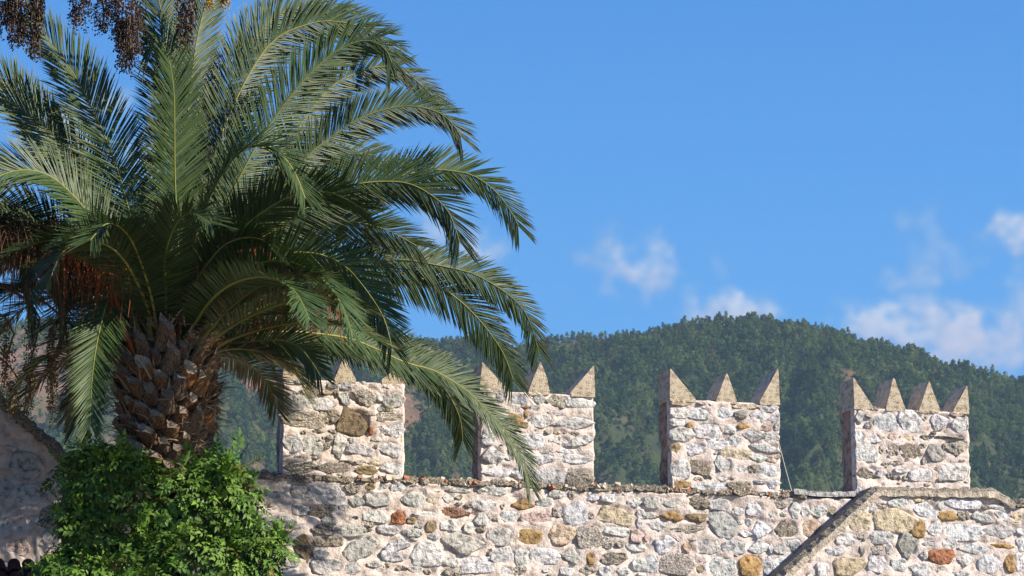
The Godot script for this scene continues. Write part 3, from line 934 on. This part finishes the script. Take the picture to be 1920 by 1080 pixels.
func fruit_bunch(palm: Node3D, crown: Vector3, top: Vector3, length: float, width: float, berries: int, tint: Color, tint2: Color) -> void:
	var stem := Mesher.new()
	var q := [crown, crown.lerp(top, 0.5) + Vector3(0, 0.28, 0), top, top + Vector3(0, -length * 0.5, 0), top + Vector3(rr(-0.03, 0.03), -length * 0.85, 0)]
	var p := spline(q, 16)
	var radii := []
	var cols := []
	for i in 16:
		radii.append(lerpf(0.024, 0.007, i / 15.0))
		cols.append(Color(0.17, 0.10, 0.045))
	stem.tube(p, radii, 5, cols)
	var o := obj("fruit_bunch", stem.done(), M.strand, palm)
	var sm := Mesher.new()
	var bm := Mesher.new()
	var ico := []
	var g := (1.0 + sqrt(5.0)) / 2.0
	for e in [[-1, g, 0], [1, g, 0], [-1, -g, 0], [1, -g, 0], [0, -1, g], [0, 1, g], [0, -1, -g], [0, 1, -g], [g, 0, -1], [g, 0, 1], [-g, 0, -1], [-g, 0, 1]]:
		ico.append(Vector3(e[0], e[1], e[2]).normalized())
	var faces := [0, 11, 5, 0, 5, 1, 0, 1, 7, 0, 7, 10, 0, 10, 11, 1, 5, 9, 5, 11, 4, 11, 10, 2, 10, 7, 6, 7, 1, 8, 3, 9, 4, 3, 4, 2, 3, 2, 6, 3, 6, 8, 3, 8, 9, 4, 9, 5, 2, 4, 11, 6, 2, 10, 8, 6, 7, 9, 8, 1]
	var n := maxi(6, berries / 16)
	for s in n:
		var h := rng.randf()
		var a := top + Vector3(0, -length * 0.75 * h, 0)
		var az := rr(0, TAU)
		var w := width * 0.5 * rr(0.3, 1.0) * (1.0 - 0.45 * h)
		var e := a + Vector3(cos(az) * w, -length * rr(0.12, 0.34), sin(az) * w)
		var mid := a + Vector3(cos(az) * w * 0.85, -length * 0.03, sin(az) * w * 0.85)
		var line := spline([a, mid, e], 7)
		var sc := Color(0.25, 0.19, 0.11) * rr(0.6, 1.3)
		sm.tube(line, [0.003, 0.003, 0.003, 0.0025, 0.0025, 0.002, 0.002], 3, [sc, sc, sc, sc, sc, sc, sc])
		for b in 16:
			var at: Vector3 = line[rng.randi_range(2, 6)] + Vector3(rr(-1, 1), rr(-1, 1), rr(-1, 1)) * 0.03
			var r := rr(0.0055, 0.0105)
			var col := tint.lerp(tint2, rng.randf()) * rr(0.6, 1.2)
			var first := bm.v.size()
			for x in ico:
				bm.vert(at + x * r, col)
			for f in range(0, 60, 3):
				bm.tri(first + faces[f], first + faces[f + 1], first + faces[f + 2])
	stuff(obj("strands", sm.done(), M.strand, o))
	stuff(obj("berries", bm.done(), M.berry, o))


func placed_fronds(palm: Node3D, rows: Array) -> void:
	for r in rows:
		var pts := []
		for i in range(3, r.size(), 3):
			pts.append(Vector3(r[i], r[i + 1], r[i + 2]) * 0.01)
		frond(palm, pts, r[0] * 0.01, r[1], r[2] * 0.01)


func palms() -> void:
	var t := thing("date_palm", -4.1335, 2.4, "big date palm with arching fronds and a stubby trunk rising from the vine", "palm tree", "date palms")
	palm_trunk(t, 6.2, 0.42, 4.75, true)
	placed_fronds(t, FRONDS)
	var crown := Vector3(0.0, 6.22, 0.0)
	for k in 30:
		var az := rr(0, TAU)
		var el := deg_to_rad(rr(38, 84))
		var length := rr(2.0, 2.8)
		if sin(az) > 0.3 and k % 3:
			az += PI
		if sin(az) > 0.3:  # towards the viewer: short and steep
			length = rr(1.5, 2.1)
			el = deg_to_rad(rr(58, 84))
		elif cos(az) > 0.2:
			length = rr(1.5, 2.1)
		wild_frond(t, crown + Vector3(cos(az), 0, sin(az)) * 0.2, az, el, length, deg_to_rad(rr(70, 130)), rr(0.36, 0.48))
	for k in 16:  # the crown's far side, up and to the left
		var az := rr(1.0 * PI, 1.72 * PI)
		wild_frond(t, crown, az, deg_to_rad(rr(55, 80)), rr(2.7, 3.3), deg_to_rad(rr(50, 95)), 0.48)
	for k in 3:
		var az := [0.5, 0.75, 0.95][k] as float
		wild_frond(t, crown + Vector3(cos(az), -0.1, sin(az)) * 0.3, az, deg_to_rad([22.0, 30.0, 40.0][k]), rr(1.7, 2.0), deg_to_rad(55.0), 0.34, 0.35)
	for k in 7:  # old, browning fronds low round the trunk
		var az := [0.3, -0.5, -1.2, 2.9, 3.5, -2.2, 0.05][k] as float
		wild_frond(t, crown + Vector3(cos(az), -0.12, sin(az)) * 0.3, az, deg_to_rad(rr(0, 18)), rr(0.9, 1.4), deg_to_rad(rr(60, 90)), 0.32, 0.75)
	fruit_stalk(t, [Vector3(0.3, 6.1, 0.2), Vector3(0.6, 6.46, 0.4), Vector3(0.99, 6.69, 0.5), Vector3(1.25, 6.77, 0.5), Vector3(1.5, 6.69, 0.5)], 130, 0.5, 0.22)
	fruit_stalk(t, [Vector3(-0.36, 6.1, 0.3), Vector3(-0.53, 6.47, 0.45), Vector3(-0.7, 6.93, 0.6), Vector3(-0.94, 7.08, 0.6), Vector3(-1.13, 6.96, 0.6)], 130, 0.6, 0.25)
	fruit_stalk(t, [Vector3(0.05, 6.2, 0.2), Vector3(0.12, 6.7, 0.5), Vector3(0.35, 7.1, 0.6), Vector3(0.55, 7.3, 0.6), Vector3(0.7, 7.25, 0.6)], 70, 0.4, 0.2)

	var h := thing("date_palm", -6.75, 4.6, "tall date palm out of frame whose dark fruit bunches hang in the top corner", "palm tree", "date palms")
	palm_trunk(h, 10.4, 0.4, 9.6, false)
	var hc := Vector3(0, 10.4, 0)
	for k in 34:
		var az := rr(0.6 * PI, 1.7 * PI)
		wild_frond(h, hc, az, deg_to_rad(rr(45, 82)), rr(2.4, 3.0), deg_to_rad(rr(60, 100)), 0.45, 0.0, 0.7)
	for k in 5:
		wild_frond(h, hc, rr(-0.6, 0.6), deg_to_rad(rr(62, 82)), rr(2.2, 2.6), deg_to_rad(rr(40, 70)), 0.45, 0.0, 0.7)
	for k in 14:
		wild_frond(h, hc, rr(0.42 * PI, 0.75 * PI), deg_to_rad(rr(25, 70)), rr(2.4, 3.0), deg_to_rad(rr(60, 100)), 0.45)
	for k in 5:
		wild_frond(h, hc, rr(-0.75, -0.1), deg_to_rad(rr(8, 24)), rr(1.5, 2.3), deg_to_rad(rr(55, 80)), 0.42)
	var dark := Color(0.020, 0.010, 0.012)
	var plum := Color(0.055, 0.025, 0.022)
	for e in [[0.86, 9.52, 0.62, 0.6, 1500], [1.0, 9.3, 0.5, 0.4, 700], [1.16, 9.5, 0.75, 0.2, 900], [1.56, 9.54, 0.5, 0.34, 700], [1.78, 9.42, 0.4, 0.22, 420], [2.02, 9.58, 0.72, 0.5, 1700], [2.02, 9.25, 0.6, 0.3, 900], [2.58, 9.6, 0.66, 0.26, 700]]:
		fruit_bunch(h, hc, Vector3(e[0], e[1] + 0.02, -1.2), e[2], e[3], e[4], dark, plum)
	for e in [[2.79, 9.63, 0.26, 0.13, 260], [2.95, 9.63, 0.24, 0.12, 240]]:
		fruit_bunch(h, hc, Vector3(e[0], e[1] + 0.04, -1.2), e[2], e[3], e[4], Color(0.42, 0.25, 0.06), Color(0.5, 0.34, 0.1))

	var l := thing("date_palm", -7.41, 2.0, "date palm beyond the picture edge with drooping fronds and dry fruit bunches", "palm tree", "date palms")
	palm_trunk(l, 6.7, 0.42, 5.8, false)
	placed_fronds(l, FRONDS_LEFT)
	var lc := Vector3(0, 6.7, 0)
	for k in 16:
		wild_frond(l, lc + Vector3(-0.3, 0, 0), rr(0.42 * PI, 0.7 * PI), deg_to_rad(rr(15, 70)), rr(2.4, 3.2), deg_to_rad(rr(60, 100)), 0.48)
	for k in 30:
		var az := rr(0.5 * PI, 1.6 * PI)
		wild_frond(l, lc, az, deg_to_rad(rr(30, 80)), rr(2.2, 2.8), deg_to_rad(rr(70, 110)), 0.45, 0.0, 0.7)
	fruit_stalk(l, [lc, Vector3(0.8, 7.35, 0.4), Vector3(1.9, 7.3, 0.7), Vector3(2.3, 7.15, 0.8), Vector3(2.5, 6.95, 0.8)], 150, 0.75, 0.28, Color(0.10, 0.055, 0.03))
	fruit_stalk(l, [lc, Vector3(0.7, 7.2, 0.5), Vector3(1.5, 7.2, 0.9), Vector3(1.8, 7.1, 0.9), Vector3(2.0, 6.9, 0.9)], 150, 0.85, 0.28, Color(0.09, 0.05, 0.03))
	for e in [[1.72, 6.39, 0.75, 0.2, 420], [1.95, 6.56, 1.15, 0.17, 620], [2.16, 6.52, 1.1, 0.15, 620], [1.80, 5.9, 0.5, 0.2, 260]]:
		fruit_bunch(l, lc, Vector3(e[0], e[1], 0.6), e[2], e[3], e[4], Color(0.10, 0.06, 0.022), Color(0.30, 0.21, 0.07))


# ---------------------------------------------------------------- vine
func sprig_mesh(leaves: int, length: float) -> ArrayMesh:
	var m := Mesher.new()
	var stem := [Vector3.ZERO, Vector3(0, 0.01, length * 0.5), Vector3(0, -0.01, length)]
	var sc := Color(0.5, 0.55, 0.4)
	m.tube(stem, [0.0025, 0.002, 0.001], 3, [sc, sc, sc])
	for k in leaves:
		var t := (k + 1.0) / leaves
		var at := Vector3(0, 0.01 * sin(t * 3.0), length * t * 0.95)
		var a := (1.0 if k % 2 else -1.0) * rr(0.7, 1.2)
		if k == leaves - 1:
			a = 0.0
		var d := Vector3(sin(a), rr(-0.35, 0.25), cos(a)).normalized()
		var l := rr(0.045, 0.082)
		var w := l * rr(0.2, 0.27)
		var s := d.cross(Vector3.UP).normalized() * w
		var up := s.cross(d).normalized() * w * 0.45
		var c0 := Color.WHITE * rr(0.75, 1.15)
		var b := m.vert(at, c0)
		var e := m.vert(at + d * l + Vector3(0, -l * 0.22, 0), c0)
		var mid := m.vert(at + d * l * 0.5, c0)
		var s1 := m.vert(at + d * l * 0.42 + s + up, c0)
		var s2 := m.vert(at + d * l * 0.42 - s + up, c0)
		m.tri(b, mid, s1)
		m.tri(mid, e, s1)
		m.tri(b, s2, mid)
		m.tri(mid, s2, e)
	return m.done()


func vine() -> void:
	var t := thing("climbing_vine", -4.1335, 2.4, "bushy green climbing vine wrapped round the foot of the palm trunk", "vine")
	var stem := Mesher.new()
	for k in 7:
		var a := TAU * k / 7.0
		var pts := []
		for i in 8:
			pts.append(Vector3(cos(a + i * 0.3) * 0.56, -0.05 + i * 0.62, sin(a + i * 0.3) * 0.56))
		var col := Color(0.12, 0.09, 0.06)
		stem.tube(spline(pts, 20), range(20).map(func(i): return lerpf(0.03, 0.01, i / 19.0)), 5, range(20).map(func(_i): return col))
	obj("stems", stem.done(), M.bark, t)
	var shapes := [sprig_mesh(9, 0.17), sprig_mesh(7, 0.13), sprig_mesh(11, 0.21), sprig_mesh(6, 0.10)]
	var places := []
	for round_ in 4600:
		var b: Array = VINE_BLOBS[rng.randi() % VINE_BLOBS.size()]
		var d := Vector3(rr(-1, 1), rr(-1, 1), rr(-1, 1)).normalized()
		if d.z < -0.25 and rng.randf() < 0.7:
			d.z = -d.z
		var shell := rr(0.55, 1.0) if rng.randf() < 0.55 else rr(0.9, 1.06)
		shell *= 1.0 + 0.35 * nz(d.x * 60.0 + b[0], d.y * 60.0 + b[1], d.z * 60.0)
		var at := Vector3(b[0] + d.x * b[3] * shell, b[1] + d.y * b[4] * shell, b[2] + d.z * b[5] * shell) * 0.01
		if Vector2(at.x, at.z).length() < 0.5:
			continue
		places.append([at, d, shell])
	var sets := [[], [], [], []]
	var parts := 0
	for e in places:
		var d: Vector3 = e[1]
		var up := (d * 0.8 + Vector3.UP * 0.45 + Vector3(rr(-0.6, 0.6), rr(-0.6, 0.6), rr(-0.6, 0.6))).normalized()  # leaves turn their faces outwards
		var dir := d * 0.3 + Vector3(rr(-0.9, 0.9), rr(-1.0, 0.5), rr(-0.9, 0.9))
		dir = (dir - up * dir.dot(up)).normalized()
		var basis := Basis(up.cross(dir), up, dir) * rr(0.75, 1.25)
		var col := Color(0.055, 0.135, 0.02).lerp(Color(0.17, 0.29, 0.045), rng.randf()) * rr(0.75, 1.15)
		if rng.randf() < 0.05:
			col = Color(0.26, 0.22, 0.06) * rr(0.5, 1.0)
		var k := rng.randi() % 4
		sets[k].append([Transform3D(basis, e[0]), col])
	for k in 4:
		var mm := MultiMesh.new()
		mm.transform_format = MultiMesh.TRANSFORM_3D
		mm.use_colors = true
		mm.mesh = shapes[k]
		mm.instance_count = sets[k].size()
		for i in sets[k].size():
			mm.set_instance_transform(i, sets[k][i][0])
			mm.set_instance_color(i, sets[k][i][1])
		var o := MultiMeshInstance3D.new()
		o.name = "foliage"
		o.multimesh = mm
		o.material_override = M.leaf
		t.add_child(o, true)
		stuff(o)
	# shoots that stick out of the mass
	var tints := []
	for k in 4:
		var lm: StandardMaterial3D = M.leaf.duplicate()
		lm.albedo_color = [Color(0.10, 0.22, 0.03), Color(0.12, 0.25, 0.03), Color(0.08, 0.18, 0.03), Color(0.14, 0.26, 0.04)][k].linear_to_srgb()
		tints.append(lm)
	for k in 190:
		var b: Array = VINE_BLOBS[rng.randi() % 10]
		var d := Vector3(rr(-1, 1), rr(-0.8, 1), rr(-0.1, 1)).normalized()
		var s := rr(1.0, 1.22) * (1.0 + 0.3 * nz(d.x * 60.0 + b[0], d.y * 60.0 + b[1], d.z * 60.0))
		var at := Vector3(b[0] + d.x * b[3] * s, b[1] + d.y * b[4] * s, b[2] + d.z * b[5] * s) * 0.01
		var o := obj("sprig", shapes[rng.randi() % 4], tints[rng.randi() % 4], t)
		var dir := (d + Vector3(rr(-0.5, 0.5), rr(-0.6, 0.4), rr(-0.3, 0.5))).normalized()
		var x := dir.cross(Vector3.UP).normalized()
		o.transform = Transform3D(Basis(x, dir.cross(x), dir) * rr(0.9, 1.4), at)


# ---------------------------------------------------------------- hills
func ridge(x: float) -> float:
	if x <= RIDGE[0][0]:
		return RIDGE[0][1]
	for i in RIDGE.size() - 1:
		if x < RIDGE[i + 1][0]:
			var f: float = (x - RIDGE[i][0]) / float(RIDGE[i + 1][0] - RIDGE[i][0])
			return lerpf(RIDGE[i][1], RIDGE[i + 1][1], f * f * (3.0 - 2.0 * f))
	return RIDGE[-1][1]


func hill_height(x: float, z: float) -> float:
	var top := ridge(x) - 2.5
	var s := (-z - 1000.0) / 500.0
	if s <= 0.0:
		return 10.0 + s * 60.0
	var spur := nz(x * 0.9 + z * 0.25, z * 0.22, 200.0) * 52.0 + nz(x * 2.6, z * 1.6, 210.0) * 20.0
	if s <= 1.0:
		return 10.0 + (top - 10.0) * pow(s, 0.92) + spur * sin(PI * s) * (1.0 - s * 0.45)
	return top - (s - 1.0) * 260.0


func bare(x: float, z: float) -> float:  # 0 wooded .. 1 bare earth
	var b := clampf(nz(x * 1.7, z * 2.4, 300.0) * 2.4 - 0.62 - 0.33 * smoothstep(-20.0, 120.0, x), 0.0, 1.0)
	b = maxf(b, clampf(1.25 - Vector2((x - 42.0) / 16.0, (z + 1490.0) / 9.0).length() + nz(x * 9.0, z * 9.0) * 0.9, 0.0, 0.8))
	b = maxf(b, clampf(1.3 - Vector2((x + 285.0) / 70.0, (z + 1420.0) / 70.0).length() + nz(x * 3.0, z * 3.0) * 0.6, 0.0, 1.0))
	b = maxf(b, clampf(1.2 - Vector2((x + 62.0) / 16.0, (z + 1380.0) / 40.0).length() + nz(x * 4.0, z * 4.0) * 0.5, 0.0, 1.0))
	b = maxf(b, clampf(1.2 - Vector2((x + 145.0) / 22.0, (z + 1400.0) / 28.0).length() + nz(x * 4.0, z * 4.0) * 0.6, 0.0, 1.0))
	return b


func tree_shape(kind: int) -> ArrayMesh:
	var m := Mesher.new()
	var tall := [1.0, 1.25, 0.85, 1.1, 0.6][kind] as float
	m.tube([Vector3.ZERO, Vector3(rr(-0.1, 0.1), 2.2 * tall, 0), Vector3(rr(-0.2, 0.2), 5.0 * tall, 0)], [0.22, 0.16, 0.05], 5, [Color(1.6, 1.0, 0.7), Color(1.6, 1.0, 0.7), Color(1, 1, 1)])
	var clumps := []
	for k in 13:
		var h := rr(0.22, 1.0)
		var r := 2.6 * pow(maxf(0.05, 1.02 - h), 0.55) * rr(0.35, 1.0)
		if kind == 1:
			r *= 0.75
		var a := rr(0, TAU)
		clumps.append([Vector3(cos(a) * r, h * 6.0 * tall, sin(a) * r), rr(0.7, 1.25)])
	for e in clumps:
		for k in 30:
			var d := Vector3(rr(-1, 1), rr(-0.7, 1), rr(-1, 1))
			if d.length() > 1.0:
				d = d.normalized()
			var at: Vector3 = e[0] + d * float(e[1]) * Vector3(1.0, 0.7, 1.0)
			var x := Vector3(rr(-1, 1), rr(-0.3, 0.7), rr(-1, 1)).normalized() * rr(0.35, 0.7)
			var y := x.cross(Vector3(rr(-1, 1), rr(-1, 1), rr(-1, 1))).normalized() * rr(0.2, 0.42)
			m.flat_tri(at - x * 0.5 - y * 0.5, at + x * 0.6, at + y, Color.WHITE * rr(0.75, 1.2))
	return m.done()


func hills() -> void:
	var m := Mesher.new()
	var nx := 150
	var nzz := 92
	for i in nx + 1:
		for j in nzz + 1:
			var x := -750.0 + 10.0 * i
			var z := -920.0 - 9.0 * j
			var b := bare(x, z)
			var scrub := Color(0.060, 0.080, 0.032).lerp(Color(0.14, 0.11, 0.06), clampf(0.25 + nz(x * 6.0, z * 6.0, 70.0) - 0.35 * smoothstep(-80.0, 60.0, x), 0.0, 1.0))
			m.vert(Vector3(x, hill_height(x, z), z), scrub.lerp(Color(0.29, 0.165, 0.11) * (1.0 + 0.4 * nz(x * 8.0, z * 8.0, 30.0)), b))
	for i in nx:
		for j in nzz:
			var a := i * (nzz + 1) + j
			m.quad(a, a + nzz + 1, a + nzz + 2, a + 1)
	var o := obj("hills", m.done(), M.earth)
	o.set_meta("kind", "structure")
	o.set_meta("label", "wooded hillside with bare reddish patches behind the castle wall")
	var g := Mesher.new()
	g.flat_quad(Vector3(-900, 0, 60), Vector3(900, 0, 60), Vector3(900, 0, -1800), Vector3(-900, 0, -1800), Color(0.34, 0.285, 0.215))
	var gr := obj("ground", g.done(), M.earth)
	gr.set_meta("kind", "structure")
	# the wood
	var sets := [[], [], [], [], []]
	for k in 76000:
		var x := rr(-440, 440)
		var z := rr(-1515, -1190)
		var b := bare(x, z)
		if rng.randf() < b * 0.95:
			continue
		var y := hill_height(x, z)
		if (y - 1.6) / -z < 0.105:
			continue
		var grove := nz(x * 1.3, z * 1.3, 400.0)
		var s := rr(0.4, 0.88) * (1.0 + grove * 0.5) * (1.0 - b * 0.5)
		var kind := rng.randi() % 4
		if rng.randf() < 0.3 + b - grove * 0.4:
			kind = 4
		var col := Color(0.042, 0.092, 0.034).lerp(Color(0.185, 0.25, 0.075), clampf(0.4 + 1.1 * nz(x * 2.2, z * 2.2, 500.0) + rr(-0.45, 0.45), 0.0, 1.0)) * rr(0.75, 1.2)
		if rng.randf() < 0.03 + 0.25 * b:
			col = Color(0.13, 0.095, 0.05) * rr(0.7, 1.2)
		sets[kind].append([Transform3D(Basis(Vector3.UP, rr(0, TAU)).scaled(Vector3(s, s * rr(0.85, 1.2), s)), Vector3(x, y - 0.2, z)), col])
	for k in 5:
		var mm := MultiMesh.new()
		mm.transform_format = MultiMesh.TRANSFORM_3D
		mm.use_colors = true
		mm.mesh = tree_shape(k)
		mm.instance_count = sets[k].size()
		for i in sets[k].size():
			mm.set_instance_transform(i, sets[k][i][0])
			mm.set_instance_color(i, sets[k][i][1])
		var f := MultiMeshInstance3D.new()
		f.name = "scrub" if k == 4 else "pine_wood"
		f.multimesh = mm
		f.material_override = M.pine
		add_child(f, true)
		tag(f, "low scrub and young pines covering the far hillside" if k == 4 else "far-off pine wood covering the hillside behind the wall", "scrub" if k == 4 else "wood", "stuff", "woods on the hill")


# ---------------------------------------------------------------- sky
func sky_image() -> ImageTexture:
	var w := 4096
	var h := 2048
	var im := Image.create(w, h, false, Image.FORMAT_RGB8)
	for j in h:
		var el := 90.0 - (j + 0.5) / h * 180.0
		im.fill_rect(Rect2i(0, j, w, 1), sky_at(el))
	var rnd := RandomNumberGenerator.new()
	rnd.seed = 77
	var f := FastNoiseLite.new()
	f.seed = 5
	f.frequency = 0.35
	f.fractal_octaves = 5
	f.fractal_gain = 0.55
	var list: Array = CLOUDS.duplicate()
	for k in 75:  # the same broken cloud goes on round the horizon
		var az := rnd.randf_range(16.0, 344.0)
		var el := rnd.randf_range(8.0, 15.0)
		for q in rnd.randi_range(2, 4):
			list.append([az + rnd.randf_range(-1.2, 1.2), el + rnd.randf_range(-0.4, 0.5), rnd.randf_range(0.4, 1.2), rnd.randf_range(0.3, 0.7), rnd.randf_range(0.3, 0.9)])
	for e in list:
		var grow := 1.9
		var i0 := int(((e[0] - e[2] * grow) / 360.0) * w)
		var i1 := int(((e[0] + e[2] * grow) / 360.0) * w)
		var j0 := int((90.0 - e[1] - e[3] * grow) / 180.0 * h)
		var j1 := int((90.0 - e[1] + e[3] * grow) / 180.0 * h)
		for i in range(i0, i1 + 1):
			for j in range(j0, j1 + 1):
				var az := (i + 0.5) / w * 360.0
				var el := 90.0 - (j + 0.5) / h * 180.0
				var wx := f.get_noise_2d(az * 3.0, el * 3.0) * 1.2
				var wy := f.get_noise_2d(az * 3.0 + 300.0, el * 3.0) * 1.0
				var dx: float = (az - e[0]) / e[2] + wx
				var dy: float = (el - e[1]) / e[3] + wy
				if dy < 0.0:
					dy *= 1.35  # flatter below
				var d := sqrt(dx * dx + dy * dy)
				var a: float = smoothstep(1.55, 0.1, d) * e[4] * (1.1 + 0.8 * f.get_noise_2d(az * 7.0, el * 9.0 + 90.0))
				if a <= 0.004:
					continue
				a = clampf(a, 0.0, 0.96)
				var lit := clampf(0.5 + 0.45 * dy + 0.25 * dx, 0.0, 1.0) * a
				var col := Color8(176, 187, 222).lerp(Color8(230, 231, 243), lit)
				var ii := posmod(i, w)
				im.set_pixel(ii, j, im.get_pixel(ii, j).lerp(col, a * 0.86))
	return ImageTexture.create_from_image(im)


func sky_at(el: float) -> Color:
	var low := Color8(120, 184, 240)
	var mid := Color8(97, 167, 238)
	var high := Color8(82, 150, 228)
	var zen := Color8(44, 96, 184)
	if el < 0.0:
		return Color8(96, 110, 118)
	if el < 12.0:
		return low.lerp(mid, el / 12.0)
	if el < 19.0:
		return mid.lerp(high, (el - 12.0) / 7.0)
	return high.lerp(zen, clampf((el - 19.0) / 38.0, 0.0, 1.0))


func _ready() -> void:
	rng.seed = 20240
	noise.seed = 11
	noise.frequency = 0.02
	noise.fractal_octaves = 3

	var cam := Camera3D.new()
	cam.name = "camera"
	cam.position = Vector3(0, 1.6, 0)
	cam.rotation.x = deg_to_rad(12.0)
	cam.fov = 2.0 * rad_to_deg(atan(540.0 / 4800.0))
	cam.near = 0.1
	cam.far = 6000.0
	add_child(cam)
	cam.current = true

	var env := Environment.new()
	env.background_mode = Environment.BG_SKY
	env.sky = Sky.new()
	var pan := PanoramaSkyMaterial.new()
	pan.panorama = sky_image()
	env.sky.sky_material = pan
	env.background_energy_multiplier = 0.62
	env.tonemap_mode = Environment.TONE_MAPPER_LINEAR
	env.tonemap_exposure = 1.65
	env.sdfgi_enabled = true
	env.ssao_enabled = true
	env.ssil_enabled = true
	env.fog_enabled = true
	env.fog_density = 0.00010
	env.fog_light_color = Color(0.76, 0.90, 1.0)
	var we := WorldEnvironment.new()
	we.environment = env
	add_child(we)

	var sun := DirectionalLight3D.new()
	sun.name = "sun"
	sun.light_color = Color(1.0, 0.95, 0.87)
	sun.light_energy = 1.6
	sun.light_angular_distance = 0.5
	sun.shadow_enabled = true
	add_child(sun)
	var along := Vector3(cos(TURN), 0, -sin(TURN))
	var face := Vector3(sin(TURN), 0, cos(TURN))
	var towards := (along * 0.66 + Vector3.UP * 0.54 + face * 0.52).normalized()
	sun.look_at_from_position(Vector3.ZERO, -towards, Vector3.UP)

	materials()
	hills()
	castle_wall()
	stair_walls()
	tile_roof()
	palms()
	vine()

	var m := Mesher.new()
	var wp := []
	for i in 8:
		var f := i / 7.0
		wp.append(Vector3(lerpf(0.0, 0.165, f), lerpf(6.15, 5.37, f) - 0.02 * sin(PI * f), lerpf(0.0, 0.08, f)))
	m.tube(wp, range(8).map(func(_i): return 0.0045), 5, range(8).map(func(_i): return Color.WHITE))
	var wire := thing("guy_wire", 3.17, -0.2, "thin pale wire slanting down from the third merlon to the wall top", "wire")
	obj("strand", m.done(), M.wire, wire)
